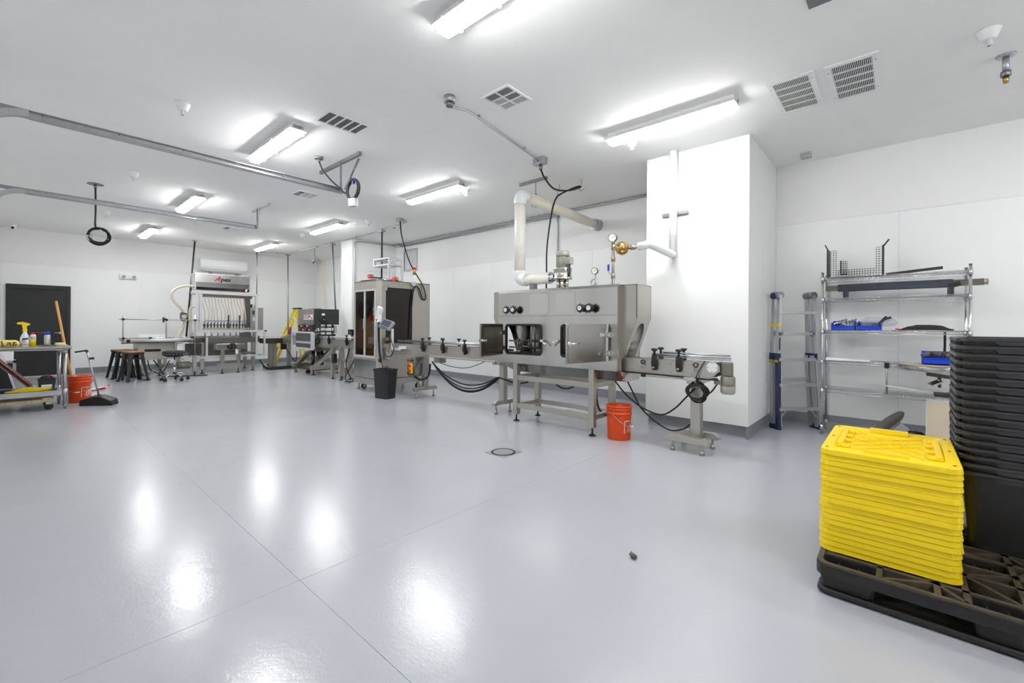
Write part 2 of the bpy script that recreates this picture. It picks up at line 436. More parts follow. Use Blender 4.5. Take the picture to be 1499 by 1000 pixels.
# black door in the far wall
d = struct('door_1', box(XF + .004, XF + .03, -.13, .778, .02, 2.09), 'door_black', 'black steel door in the far wall')
fr = MB().box(XF, XF + .06, -.205, -.13, 0, 2.19).box(XF, XF + .06, .778, .853, 0, 2.19).box(XF, XF + .06, -.13, .778, 2.09, 2.19)
fr.build('door_frame', 'door_black', d, bevel=.004)
tr = MB().box(XF, XF + .018, -.275, -.205, 0, 2.28).box(XF, XF + .018, .853, .94, 0, 2.28).box(XF, XF + .018, -.205, .853, 2.19, 2.28)
tr.build('door_trim', 'white_matte', d)
hb = MB().cyl((XF + .03, .69, 1.04), (XF + .045, .69, 1.04), .034, 16).cyl((XF + .045, .69, 1.04), (XF + .085, .69, 1.04), .012, 10)
hb.build('handle_rose', 'stainless_bright', d)
MB().tube([(XF + .085, .70, 1.04), (XF + .09, .64, 1.04), (XF + .085, .57, 1.045)], .011, 8).build('handle', 'stainless_bright', d)
MB().box(XF, XF + .07, -.13, .778, 0, .02).build('threshold', 'aluminium', d)

# ================================================================== CEILING
def ceiling_light(x0, y0, label):
    L = 1.37; W = .175
    t = thing('ceiling_light', label, 'light', (x0 + L / 2, y0, H), group='fluorescent ceiling lights', local=True)
    h = L / 2
    MB().box(-h + .02, h - .02, -.05, .05, -.03, 0).build('mounting_channel', 'white_matte', t)
    MB().prism([(-W / 2 - .006, -.082), (W / 2 + .006, -.082), (W / 2 + .006, -.068), (W / 2 - .03, -.03), (-W / 2 + .03, -.03), (-W / 2 - .006, -.068)], 'x', -h, h).build('housing', 'white_plastic', t, bevel=.004)
    pf = [(-W / 2 + .026, -.082), (W / 2 - .026, -.082), (W / 2 - .026, -.096), (W / 2 - .036, -.118), (-W / 2 + .036, -.118), (-W / 2 + .026, -.096)]
    MB().prism(pf, 'x', -h + .025, h - .025).build('diffuser', 'lens', t, bevel=.008)
    for sx in (-h + .008, h - .008):
        MB().box(sx - .008, sx + .008, -W / 2 + .03, W / 2 - .03, -.066, -.03).build('end_cap', 'white_plastic', t)
    MB().cyl((h - .001, .02, -.046), (h + .006, .02, -.046), .014, 12).build('knockout_plug', 'grey_plastic', t)
    for k in range(4):
        for s in (-1, 1):
            x = -h + .12 + k * (L - .24) / 3
            MB().box(x - .012, x + .012, s * (W / 2 + .003), s * (W / 2 + .014), -.09, -.06).build('clip', 'white_plastic', t)
    return t
L1 = ceiling_light(-2.5, 2.02, 'long ceiling light over the open floor, between the floor drain and the garage rail')
for (x0, y0, lb) in ((-6.3, 2.02, 'ceiling light over open floor beside the nearer garage rail'), (-10.2, 2.02, 'ceiling light between the two garage door rails'),
                     (-14.0, 2.02, 'small far ceiling light nearest the black door'), (-2.545, 4.53, 'ceiling light in front of the wide white pillar'),
                     (-6.4, 4.5, 'ceiling light over the conveyor between cabinet and steam tunnel'), (-10.3, 4.55, 'ceiling light over the capping machine'),
                     (-13.9, 4.55, 'far ceiling light beside the wall-mounted air conditioner'),
                     (1.36, 2.02, 'added unseen ceiling light past the pallet and black totes'),  # out of view, added to brighten the shelf wall and pallet corner
                     (1.36, 4.53, 'added unseen ceiling light past the return grilles, over the wall end of the room')):  # second added lamp outside the camera view, lifts ceiling and shelf wall
    dup(L1, (x0 + .685, y0, H), label=lb)

def return_grille(x0, x1, y0, y1, label):
    t = thing('return_air_grille', label, 'vent', ((x0 + x1) / 2, (y0 + y1) / 2, H), local=True)
    w = (x1 - x0) / 2; l = (y1 - y0) / 2; b = .045
    MB().box(-w + b, w - b, -l + b, l - b, -.004, -.001).build('backing', 'ink', t)
    MB().box(-w, w, -l, -l + b, -.014, 0).box(-w, w, l - b, l, -.014, 0).box(-w, -w + b, -l + b, l - b, -.014, 0).box(w - b, w, -l + b, l - b, -.014, 0).build('frame', 'white_plastic', t, bevel=.003)
    n = 5; iy = 2 * (l - b); ix = 2 * (w - b)
    for k in range(1, n):
        y = -l + b + iy * k / n; box(-w + b, w - b, y - .007, y + .007, -.012, -.004).build('bar', 'white_plastic', t)
    ns = 22
    s0 = MB().cb((0, 0, 0), (.0045, iy, .004)).build('blade', 'white_plastic', t); s0.location = (-w + b + ix * .5 / ns, 0, -.009)
    for k in range(1, ns): copy_part(s0, (ix * k / ns, 0, 0))
    for sx in (-1, 1):
        for sy in (-.7, .7): MB().cyl((sx * (w - b / 2), sy * l, -.016), (sx * (w - b / 2), sy * l, -.013), .006, 8).build('screw', 'grey_plastic', t)
return_grille(-.93, -.57, 4.50, 5.24, 'white return grille beside the light at the wide pillar')
return_grille(-.50, -.14, 4.52, 5.28, 'white return grille on the side of its pair away from the light')
def diffuser(x0, x1, y0, y1, nx, ny, dark, label, bw=.028):
    t = thing('ceiling_vent', label, 'vent', ((x0 + x1) / 2, (y0 + y1) / 2, H), local=True)
    w = (x1 - x0) / 2; l = (y1 - y0) / 2
    MB().box(-w, w, -l, -l + bw, -.012, 0).box(-w, w, l - bw, l, -.012, 0).box(-w, -w + bw, -l + bw, l - bw, -.012, 0).box(w - bw, w, -l + bw, l - bw, -.012, 0).build('frame', 'white_plastic', t, bevel=.003)
    cx = (2 * w - 2 * bw) / nx; cy = (2 * l - 2 * bw) / ny
    m = MB()
    for i in range(1, nx): m.box(-w + bw + cx * i - .009, -w + bw + cx * i + .009, -l + bw, l - bw, -.01, 0)
    for j in range(1, ny): m.box(-w + bw, w - bw, -l + bw + cy * j - .009, -l + bw + cy * j + .009, -.0105, 0)
    m.build('divider', 'white_plastic', t)
    for i in range(nx):
        for j in range(ny):
            a = -w + bw + cx * i + .009; b = a + cx - .018; c = -l + bw + cy * j + .009; dd = c + cy - .018
            p = box(a, b, c, dd, -.003, -.001).build('cell', 'filter_dark' if dark(i, j) else 'filter_grey', t)
            n = 7
            mm = MB()
            for k in range(n):
                yy = a + (b - a) * (k + .5) / n; mm.cb((yy, (c + dd) / 2, -.006), (.003, dd - c, .009), (0, .6 if dark(i, j) else -.6, 0))
            mm.build('louver', 'grey_plastic' if dark(i, j) else 'white_plastic', p)
diffuser(-4.74, -4.40, 2.10, 2.60, 1, 5, lambda i, j: True, 'five-slot ceiling vent beside the light near the garage rail')
diffuser(-3.05, -2.69, 2.95, 3.31, 2, 3, lambda i, j: j == 0 or (i == 1 and j == 1), 'square six-cell ceiling vent beside the round conduit box')
diffuser(-7.75, -7.40, 3.05, 3.40, 2, 3, lambda i, j: j == 0, 'square ceiling vent between the nearer garage rail end and the cabinet')
diffuser(-11.8, -11.45, 3.10, 3.45, 2, 3, lambda i, j: j == 0, 'small far ceiling vent past the farther garage rail end')

def sprinkler(x, y, label):
    t = thing('sprinkler_head', label, 'sprinkler', (x, y, H), group='recessed fire sprinklers', local=True)
    MB().lathe([(.068, 0), (.066, -.012), (.043, -.068), (.034, -.074)], n=20).build('cone', 'white_plastic', t)
    MB().lathe([(.018, -.07), (.018, -.105), (.024, -.108), (.024, -.114)], n=12).build('nozzle', 'white_plastic', t)
    MB().cyl((0, 0, -.108), (0, 0, -.12), .008, 8).build('bulb', 'grey_plastic', t)
    return t
S0 = sprinkler(.477, 4.75, 'white cone sprinkler beside the brass pendant sprinkler')
for x, y, lb in ((-5.39, 1.08, 'white cone sprinkler beside the light near the garage rail'), (-8.39, 1.1, 'white cone sprinkler between the garage rails'),
                 (-11.72, 1.14, 'tiny white cone sprinkler beyond the farther garage rail'), (-8.46, 4.93, 'white cone sprinkler above the machine cabinet'),
                 (-11.02, 4.62, 'white cone sprinkler beside the light over the capping machine'), (-5.29, 4.81, 'white cone sprinkler at the end of the conveyor light'),
                 (-2.40, 4.83, 'white cone sprinkler below the light at the wide pillar')):
    dup(S0, (x, y, H), label=lb)
t = thing('pendant_sprinkler', 'galvanised pendant sprinkler with brass tip', 'sprinkler', (.625, 5.28, H), local=True)
MB().lathe([(.06, 0), (.055, -.01), (.03, -.016)], n=20).build('flange', 'galvanised', t)
MB().cyl((0, 0, -.012), (0, 0, -.13), .021, 14).build('nipple', 'galvanised', t)
MB().cyl((0, 0, -.13), (0, 0, -.17), .031, 8).build('coupling', 'galv_dark', t)
MB().cyl((0, 0, -.17), (0, 0, -.225), .02, 12, .016).build('tip', 'brass', t)

t = thing('junction_box', 'grey steel box with blank cover on the ceiling above the open floor', 'electrical box', (-.42, 3.55, H), local=True)
MB().cb((0, 0, -.004), (.11, .11, .008)).build('body', 'galv_dark', t)
MB().cb((0, 0, -.0105), (.13, .12, .005)).build('cover', 'galv_dark', t, bevel=.012)
t = thing('junction_box', 'grey outlet box on the ceiling over the tripod ladder', 'electrical box', (-.91, 6.62, H), local=True)
MB().cb((0, 0, -.03), (.11, .11, .06)).build('body', 'galvanised', t, bevel=.005)
for k in (-1, 0, 1): MB().cyl((k * .03, -.056, -.03), (k * .03, -.0545, -.03), .01, 8).build('knockout', 'galv_dark', t)

def camera_dome(x, y, label, wall=False):
    t = thing('security_camera', label, 'camera', (x, y, H), local=True)
    MB().lathe([(.07, 0), (.07, -.03), (.06, -.04)], n=18).build('mount', 'white_plastic', t)
    MB().sphere((0, 0, -.075), .062, 16, 10).build('body', 'white_plastic', t)
    dv = Vector((.75, .0 if not wall else -.5, -.45)).normalized()
    a = Vector((0, 0, -.075)) + dv * .05
    MB().cyl(a, a + dv * .016, .026, 14).build('lens_window', 'black_gloss', t)
camera_dome(-14.8, -.1, 'white security camera on the ceiling above the black door')
camera_dome(-15.1, 6.72, 'white security camera high in the far corner', True)

# garage-door rails with perforated hangers
def garage_rail(x, yend, z, label):
    t = thing('garage_rail', label, 'rail', (x, yend, z))
    m = MB()
    prof = [(-.025, .035), (.022, .035), (.022, .030), (-.020, .030), (-.020, -.03), (.01, -.03), (.022, -.018), (.026, -.022), (.012, -.035), (-.025, -.035)]
    m.prism([(x + a, z + b) for a, b in prof], 'y', YG + .5, yend); m.build('track', 'galvanised', t)
    m = MB(); R = .33; n = 14
    ring = []
    for k in range(n + 1):
        a = PI / 2 * k / n; ring.append((YG + .5 - R * math.sin(a), z - R + R * math.cos(a)))
    for k in range(n):
        p, q = ring[k], ring[k + 1]; m.bar((x, p[0], p[1]), (x, q[0], q[1]), .045, .06, up=(0, q[1] - p[1] + .0001, -(q[0] - p[0])))
    m.build('curved_track', 'galvanised', t)
    MB().box(x - .022, x + .022, YG + .14, YG + .2, .02, z - R).build('vertical_track', 'galvanised', t)
    MB().box(x - .028, x - .025, YG + .01, 1.0, z + .0, z + .05).build('reinforcing_angle', 'galv_dark', t)
    for k in range(6):
        y = yend - .25 - k * .5
        MB().cyl((x + .02, y, z + .01), (x + .03, y, z + .01), .008, 6).build('bolt', 'galv_dark', t)
    return t
def perforated(t, p0, p1, up):
    p0 = Vector(p0); p1 = Vector(p1); L = (p1 - p0).length; n = max(2, int(L / .034))
    m = MB(); dd = (p1 - p0).normalized(); a = dd.cross(Vector(up)).normalized()
    for s in (-1, 1): m.bar(p0 + a * .014 * s, p1 + a * .014 * s, .008, .003, up)
    for k in range(n + 1):
        c = p0.lerp(p1, k / n); m.bar(c - a * .014, c + a * .014, .011, .003, up)
    m.bar(p0 + a * .018 + Vector(up) * .015, p1 + a * .018 + Vector(up) * .015, .003, .03, up)
    m.build('perforated_hanger', 'galv_dark', t)
r1 = garage_rail(-5.62, 2.88, 3.085, 'galvanised garage door rail with cord coil hanging at its end')
perforated(r1, (-5.6, 2.84, 3.06), (-5.6, 2.84, 3.47), (0, 1, 0)); perforated(r1, (-5.56, 2.88, 3.10), (-5.33, 2.95, 3.47), (0, 1, 0))
box(-6.26, -5.16, 2.86, 2.90, 3.455, 3.5).build('ceiling_angle', 'galv_dark', r1)
r2 = garage_rail(-9.15, 3.0, 3.125, 'farther galvanised garage door rail with a short hanger')
perforated(r2, (-9.12, 2.98, 3.1), (-9.12, 2.98, 3.47), (0, 1, 0)); MB().bar((-9.1, 2.99, 3.18), (-9.0, 3.0, 3.47), .02, .004, (0, 1, 0)).build('brace', 'galv_dark', r2)
box(-9.45, -8.6, 3.0, 3.035, 3.46, 3.5).build('ceiling_angle', 'galvanised', r2)

# drop cord coiled at the end of the nearer rail
t = thing('hanging_cable', 'black drop cord coiled at the rail end with a white outlet box', 'cable', (-5.32, 2.85, 2.84))
MB().cyl((-5.75, 2.62, 3.47), (-5.75, 2.62, 3.5), .055, 14).cyl((-5.75, 2.62, 3.44), (-5.75, 2.62, 3.47), .02, 8).build('ceiling_box', 'galv_dark', t)
MB().tube(bez([(-5.75, 2.62, 3.45), (-5.72, 2.66, 3.33), (-5.66, 2.75, 3.2), (-5.58, 2.83, 3.1), (-5.5, 2.86, 3.03), (-5.44, 2.87, 3.12), (-5.36, 2.87, 3.2)], 6), .012, 6).build('cable', 'black_rubber', t)
MB().tube(coil((-5.315, 2.87, 3.045), (1, .1, 0), (0, 0, 1), .125, 5, .04), .011, 6).build('cable_coil', 'black_rubber', t)
MB().cb((-5.29, 2.86, 3.13), (.03, .03, .04)).build('tape_wrap', 'blue_plastic', t)
MB().tube(bez([(-5.36, 2.86, 3.2), (-5.3, 2.84, 3.22), (-5.24, 2.83, 3.27)], 5), .004, 5).build('cable_tie', 'black_rubber', t)
MB().cb((-5.28, 2.85, 2.865), (.12, .06, .1), (.1, .05, .2)).build('outlet_box', 'white_plastic', t, bevel=.006)
MB().cb((-5.279, 2.84, 2.815), (.1, .05, .012), (.1, .05, .2)).build('receptacle', 'grey_plastic', t)
t = thing('hanging_cable', 'black drop cord hanging in a ring with grey outlet box by the black door', 'cable', (-9.58, .83, 2.52))
MB().cyl((-9.58, .80, 3.49), (-9.58, .80, 3.5), .1, 16).cyl((-9.58, .8, 3.44), (-9.58, .8, 3.49), .022, 8).build('ceiling_plate', 'galv_dark', t)
MB().tube(bez([(-9.58, .8, 3.46), (-9.58, .805, 3.1), (-9.575, .80, 2.85), (-9.57, .82, 2.80)], 6), .014, 6).build('cable', 'black_rubber', t)
MB().tube(coil((-9.57, .842, 2.68), (0, 1, 0), (0, 0, 1), .118, 6, .045), .011, 6).build('cable_coil', 'black_rubber', t)
MB().cb((-9.58, .735, 2.64), (.06, .075, .085), (.1, .25, 0)).build('outlet_box', 'galvanised', t, bevel=.004)

# conduit from round box to square box, then cable down to the steam tunnel
t = thing('ceiling_conduit', 'thin steel conduit from round ceiling box to square box over the steam tunnel', 'conduit', (-3.4, 3.6, 3.4))
MB().cyl((-3.264, 2.75, 3.44), (-3.264, 2.75, 3.5), .055, 16).build('round_box', 'galvanised', t)
MB().cyl((-3.264, 2.75, 3.405), (-3.264, 2.75, 3.44), .035, 12).build('connector', 'galv_dark', t)
MB().tube([(-3.264, 2.78, 3.41), (-3.28, 2.9, 3.44), (-3.3, 3.02, 3.47), (-3.32, 3.1, 3.48), (-3.45, 3.8, 3.483), (-3.55, 4.4, 3.47), (-3.56, 4.5, 3.45)], .012, 8).build('pipe', 'galvanised', t)
MB().cb((-3.56, 4.55, 3.455), (.17, .1, .09)).build('square_box', 'galvanised', t, bevel=.004)
MB().cyl((-3.56, 4.56, 3.41), (-3.56, 4.56, 3.35), .025, 10).build('strain_relief', 'galv_dark', t)
for (x, y) in ((-3.33, 3.2), (-3.51, 4.15)): MB().cb((x, y, 3.492), (.05, .02, .016)).build('strap', 'galvanised', t)
t = thing('power_cable', 'black power cable looping from square ceiling box down to the steam tunnel', 'cable', (-3.7, 5.2, 2.0))
MB().tube(bez([(-3.56, 4.56, 3.36), (-3.57, 4.66, 3.27), (-3.62, 4.95, 3.2), (-3.62, 5.3, 3.26), (-3.58, 5.55, 3.36), (-3.62, 5.5, 3.36), (-3.86, 5.52, 3.33), (-3.98, 5.5, 3.27), (-3.96, 5.35, 3.0), (-3.87, 5.12, 2.45), (-3.80, 5.02, 2.05), (-3.79, 5.0, 1.78)], 7), .013, 6).build('cable', 'black_rubber', t)
for x in (-3.58, -3.98):
    MB().tube(bez([(x, 5.57, 3.5), (x, 5.58, 3.42), (x - .02, 5.55, 3.34), (x + .03, 5.53, 3.3), (x + .07, 5.55, 3.33)], 5), .006, 5).build('hook', 'galv_dark', t)
# strut channel and hanger rod for the exhaust pipe
t = thing('strut_channel', 'grey strut channel under the ceiling holding the exhaust pipe hanger', 'bracket', (-4.18, 5.17, 3.45))
MB().box(-4.44, -3.92, 5.15, 5.19, 3.458, 3.5).build('channel', 'galv_dark', t)
MB().cyl((-4.13, 5.17, 3.24), (-4.13, 5.17, 3.46), .006, 6).build('rod', 'galv_dark', t)
MB().lathe([(.083, -.012), (.09, -.012), (.09, .012), (.083, .012)], (-4.13, 5.17, 3.165), 'y', 20, closed=True).build('ring_clamp', 'galvanised', t)
MB().cb((-4.13, 5.17, 3.262), (.02, .03, .05)).build('clevis', 'galv_dark', t)

# conduit run on the ceiling above the machine line with drops
t = thing('conduit_run', 'steel conduit run on the ceiling along the machine line with small boxes', 'conduit', (-11., 5.63, 3.47))
MB().tube([(-14.45, 5.3, 3.48), (-14.42, 5.62, 3.48), (-11.6, 5.655, 3.48), (-9.03, 5.6, 3.48), (-8.2, 5.55, 3.48), (-7.85, 5.45, 3.475), (-7.8, 5.28, 3.46)], .014, 8).build('pipe', 'galvanised', t)
MB().tube([(-14.45, 5.6, 3.49), (-14.6, 4.85, 3.48)], .012, 6).build('branch_pipe', 'galvanised', t)
for x, y in ((-14.45, 5.62), (-11.58, 5.66), (-9.03, 5.6), (-7.8, 5.26)): MB().cb((x, y, 3.468), (.13, .11, .06)).build('box', 'galvanised', t, bevel=.004)
for x in (-13.2, -12.4, -10.2, -8.6): MB().cb((x, 5.63, 3.487), (.03, .07, .022)).build('strap', 'galv_dark', t)
t = thing('wall_conduit', 'pair of conduits in the corner of the long wall and ceiling', 'conduit', (-7.6, 6.93, 3.4))
MB().tube([(-10.5, 6.9, 3.47), (-10.2, 6.9, 3.47), (-2.55, 6.92, 3.47)], .018, 8).build('pipe', 'galvanised', t)
MB().tube([(-10.2, 6.94, 3.42), (-5.05, 6.94, 3.42)], .014, 8).build('pipe', 'galvanised', t)
MB().tube([(-5.0, 6.94, 3.42), (-5.0, 6.95, 3.3), (-5.0, 6.95, 1.2)], .016, 8).build('drop_pipe', 'galvanised', t)
MB().cb((-5.0, 6.94, 3.42), (.06, .05, .05)).build('elbow_box', 'galv_dark', t)
MB().cb((-10.3, 6.88, 3.46), (.18, .1, .07)).build('pull_box', 'galvanised', t)
t = thing('column_conduit', 'conduit running up the narrow column and over to the wall corner', 'conduit', (-10.5, 5.75, 2.0))
MB().tube(bez([(-10.49, 5.72, .4), (-10.49, 5.72, 2.6), (-10.49, 5.72, 3.3), (-10.49, 5.76, 3.41), (-10.49, 5.86, 3.44), (-10.49, 6.4, 3.46), (-10.49, 6.9, 3.465)], 6), .016, 8).build('pipe', 'galvanised', t)

def drop_pole(name, x, y, x1, y1, z1, label, r=.016, material='galv_dark'):
    t = thing(name, label, 'conduit', (x, y, z1))
    MB().cyl((x, y, H - .03), (x, y, H), .06, 12).build('ceiling_plate', 'galvanised', t)
    MB().tube([(x, y, H - .02), ((x + x1) / 2, (y + y1) / 2, (H + z1) / 2), (x1, y1, z1)], r, 8).build('pole', material, t)
    return t
drop_pole('drop_cable', -14.05, 3.1, -13.75, 2.86, .9, 'dark flexible cable dropping beside the bottle filler hopper', .022, 'black_paint')
drop_pole('drop_conduit', -14.4, 4.72, -14.4, 4.72, 1.9, 'straight conduit dropping to the filler control cabinet')
drop_pole('drop_conduit', -14.45, 5.62, -13.45, 5.25, 1.0, 'conduit dropping to the conveyor beside the yellow stepladder', .018)
drop_pole('drop_conduit', -11.58, 5.66, -11.5, 5.72, 1.66, 'conduit dropping to the back of the black capping machine', .02)
drop_pole('drop_cable', -9.03, 5.6, -8.15, 5.05, 2.2, 'black cable dropping to the aluminium frame on the cabinet', .018, 'black_rubber')
t = thing('drop_cable', 'black cable dropping to the signal tower and looping on the cabinet side', 'cable', (-7.5, 5.3, 1.7))
MB().tube(bez([(-7.8, 5.26, 3.45), (-7.7, 5.24, 3.1), (-7.5, 5.3, 2.55), (-7.34, 5.5, 2.1), (-7.34, 5.58, 1.85), (-7.34, 5.5, 1.82), (-7.34, 5.42, 2.0), (-7.34, 5.34, 2.07), (-7.34, 5.27, 1.95), (-7.34, 5.22, 1.5), (-7.34, 5.2, 1.0)], 8), .014, 6).build('cable', 'black_rubber', t)
# coiled air hose
t = thing('air_hose', 'yellow spiral air hose hanging beside a pale tube over the capping machine', 'hose', (-12.7, 5.7, 1.68))
MB().tube([(-12.72, 5.69, 3.5), (-12.72, 5.69, 3.25)], .012, 6).build('drop_pipe', 'galv_dark', t)
MB().tube([(-12.72, 5.72, 3.26), (-12.7, 5.86, 3.12)], .01, 6).cyl((-12.72, 5.69, 3.22), (-12.72, 5.69, 3.08), .022, 8).build('fitting', 'galv_dark', t)
MB().tube([(-12.72, 5.69, 3.08), (-12.72, 5.69, 1.66)], .008, 6).build('tube', 'clear_plastic', t)
sp = []
for k in range(17 * 12 + 1):
    a = k / 12 * 2 * PI; f = k / (17 * 12); sp.append((-12.65 + .12 * f + .045 * math.cos(a), 5.86 + .1 * f + .045 * math.sin(a), 3.08 - 1.42 * f))
MB().tube(sp, .0065, 5).build('spiral', 'yellow_hose', t)
# wall louver
t = thing('wall_louver', 'white vertical-blade wall vent with grey frame high on the long wall', 'vent', (-9.83, YW, 2.73))
MB().box(-10.12, -9.56, YW - .004, YW, 2.75, 3.3).build('backing', 'filter_dark', t)
MB().box(-10.14, -10.09, YW - .03, YW, 2.73, 3.32).box(-9.59, -9.54, YW - .03, YW, 2.73, 3.32).box(-10.09, -9.59, YW - .03, YW, 2.73, 2.78).box(-10.09, -9.59, YW - .03, YW, 3.27, 3.32).build('frame', 'aluminium', t)
for k in range(12): MB().cb((-10.06 + k * .0405, YW - .018, 3.025), (.016, .004, .49), (0, 0, .6)).build('blade', 'white_plastic', t)

# air conditioner and emergency light on the far wall
t = thing('air_conditioner', 'long white wall-mounted air conditioner above the filler hopper', 'air conditioner', (XF, 4.1, 2.85))
MB().prism([(XF, 2.86), (XF + .13, 2.86), (XF + .22, 2.93), (XF + .235, 3.0), (XF + .23, 3.17), (XF + .2, 3.21), (XF, 3.21)], 'y', 3.5, 4.72).build('body', 'white_plastic', t, bevel=.01)
MB().prism([(XF + .14, 2.855), (XF + .225, 2.925), (XF + .235, 2.92), (XF + .15, 2.845)], 'y', 3.56, 4.66).build('air_flap', 'white_plastic', t)
MB().box(XF + .1, XF + .15, 3.56, 4.66, 2.846, 2.858).build('outlet', 'grey_plastic', t)
MB().box(XF, XF + .06, 4.6, 4.68, SEAM, 2.86).build('line_cover', 'white_plastic', t)
t = thing('emergency_light', 'white twin-head emergency light on the far wall', 'light', (XF, 1.94, 2.47))
MB().box(XF, XF + .07, 1.76, 2.12, 2.46, 2.59).build('case', 'white_plastic', t, bevel=.012)
for y in (1.84, 2.05):
    MB().cyl((XF + .07, y, 2.535), (XF + .115, y, 2.525), .045, 14).build('lamp_head', 'white_plastic', t)
    MB().cyl((XF + .115, y, 2.525), (XF + .119, y, 2.525), .034, 14).build('lens_cover', 'grey_plastic', t)

# floor drain and bits on the floor
t = thing('floor_drain', 'round floor drain cover set in a square plate', 'drain', (-3.03, 3.29, 0))
MB().box(-3.17, -2.89, 3.15, 3.43, 0, .002).build('plate', 'grey_plastic', t)
MB().lathe([(.105, .002), (.125, .002), (.125, .005), (.105, .005)], (-3.03, 3.29, 0), 'z', 28, closed=True).build('ring', 'black_rubber', t)
MB().cyl((-3.03, 3.29, .002), (-3.03, 3.29, .004), .105, 28).build('cover', 'grey_plastic', t)
m = MB().sphere((-1.115, 2.286, .012), .016, 8, 6).cb((-1.125, 2.29, .018), (.02, .015, .016), (.4, .5, .2)).cb((-1.1, 2.28, .012), (.014, .02, .02), (.2, .9, .4))
tag(m.build('debris', 'stainless_dark'), 'tiny crumpled metal scrap lying alone on the floor', 'scrap')
# ================================================================== MACHINE LINE
def ring_plate(m, outer, inner, to3, t):
    """plate between two loops with equal point counts; to3(u, v, d) gives the point at depth d"""
    n = len(outer)
    v = [to3(*p, 0) for p in outer] + [to3(*p, 0) for p in inner] + [to3(*p, t) for p in outer] + [to3(*p, t) for p in inner]
    f = []
    for k in range(n):
        j = (k + 1) % n
        f += [(k, j, n + j, n + k), (2 * n + j, 2 * n + k, 3 * n + k, 3 * n + j), (n + k, n + j, 3 * n + j, 3 * n + k), (j, k, 2 * n + k, 2 * n + j)]
    return m.add(v, f)
def rloop(x0, x1, z0, z1, r, seg=5):
    out = []
    for cx, cz, t0 in ((x1 - r, z1 - r, 0), (x0 + r, z1 - r, PI / 2), (x0 + r, z0 + r, PI), (x1 - r, z0 + r, 1.5 * PI)):
        for k in range(seg + 1):
            t = t0 + PI / 2 * k / seg; out.append((cx + r * math.cos(t), cz + r * math.sin(t)))
    return out
def foot(m, x, y, h=.1, r=.04):
    m.cyl((x, y, 0), (x, y, .012), r, 12, r * .85).cyl((x, y, .012), (x, y, .03), r * .5, 8, .014).cyl((x, y, .03), (x, y, h), .011, 6); return m

# ------------------------------------------------------------------ steam tunnel
T = thing('steam_tunnel', 'large stainless steam shrink tunnel on legs with two open window doors', 'machine', (-3.3, 4.73, 0))
TX0, TX1, TY0, TY1 = -4.205, -2.372, 4.45, 5.02
W1 = (-4.064, -3.445, .915, 1.303); W2 = (-3.138, -2.528, .915, 1.303)
m = MB()
for x0, x1, z0, z1 in ((TX0, TX1, .785, W1[2]), (TX0, TX1, W1[3], 1.418), (TX0, W1[0], W1[2], W1[3]), (W1[1], W2[0], W1[2], W1[3]), (W2[1], TX1, W1[2], W1[3])):
    m.box(x0, x1, TY0, TY0 + .02, z0, z1)
m.build('front_panel', 'stainless_h', T)
box(TX0, TX1, TY0, TY0 + .02, 1.421, 1.735).build('upper_front_panel', 'stainless_h', T)
m = MB().box(TX0, TX1, TY1 - .01, TY1, .785, 1.76).box(TX0, TX1, TY0 + .06, TY1, 1.755, 1.77)
m.box(TX0, TX0 + .012, TY0 + .02, 4.55, .785, 1.755).box(TX0, TX0 + .012, 4.92, TY1, .785, 1.755)
m.box(TX1 - .012, TX1, TY0 + .02, 4.55, .785, 1.755).box(TX1 - .012, TX1, 4.92, TY1, .785, 1.755)
m.build('shell', 'stainless', T)
MB().prism([(TY0 - .004, 1.735), (TY0 + .02, 1.735), (TY0 + .07, 1.757), (TY0 + .07, 1.772), (TY0 + .045, 1.772)], 'x', TX0 - .004, TX1 + .004).build('top_lip', 'stainless_bright', T)
# pan under the body
xa, xb = TX0 + .01, TX1 + .02; ya, yb = TY0 + .012, TY1
v = [(xa, ya, .788), (xb, ya, .788), (xb, yb, .788), (xa, yb, .788), (xa + .16, ya + .16, .655), (xb, ya + .16, .655), (xb, yb - .06, .655), (xa + .16, yb - .06, .655)]
MB().add(v, [(3, 2, 1, 0), (4, 5, 6, 7), (0, 1, 5, 4), (1, 2, 6, 5), (2, 3, 7, 6), (3, 0, 4, 7)]).build('drip_pan', 'stainless_h', T)
def hood(xin, xout, xlow, label):
    s = 1 if xout > xin else -1
    h = MB(); poly = [(xin, 1.762), (xout, 1.762), (xout, 1.385), (xlow, .92), (xin, .92)]
    for y0, y1 in ((4.55, 4.558), (4.912, 4.92)): h.prism(poly, 'y', y0, y1)
    h.box(min(xin, xout), max(xin, xout), 4.55, 4.92, 1.756, 1.764)
    h.box(xout - s * .006, xout, 4.55, 4.92, 1.385, 1.76)
    # sloped lower end with an arched opening
    L = math.hypot(xout - xlow, 1.385 - .92); ux, uz = (xout - xlow) / L, (1.385 - .92) / L
    out = []; inn = []; n = 10; w = .185; wi = .115; top = L - .06
    pts_in = [(-wi, .002)] + [(-wi * math.cos(PI * k / n), top - wi * 1.6 + wi * 1.6 * math.sin(PI * k / n)) for k in range(n + 1)] + [(wi, .002)]
    pts_out = [(-w, 0)] + [(-w * (1 - 2 * k / n), L) for k in range(n + 1)] + [(w, 0)]
    to3 = lambda a, b, d: (xlow + ux * b - s * d * uz, 4.735 + a, .92 + uz * b + d * ux * 0)
    nn = len(pts_in)
    vv = [to3(*p, 0) for p in pts_out] + [to3(*p, 0) for p in pts_in]
    h.add(vv, [(k, k + 1, nn + k + 1, nn + k) for k in range(nn - 1)])
    return h.build('hood', 'stainless', T, label=label)
hood(TX1 - .06, -2.19, -2.36, 'stainless exit hood with arched opening'); hood(TX0 + .06, -4.385, -4.215, None)
# small end box below the exit
MB().box(-2.372, -2.33, 4.58, 4.9, .67, .76).build('drain_box', 'stainless', T)
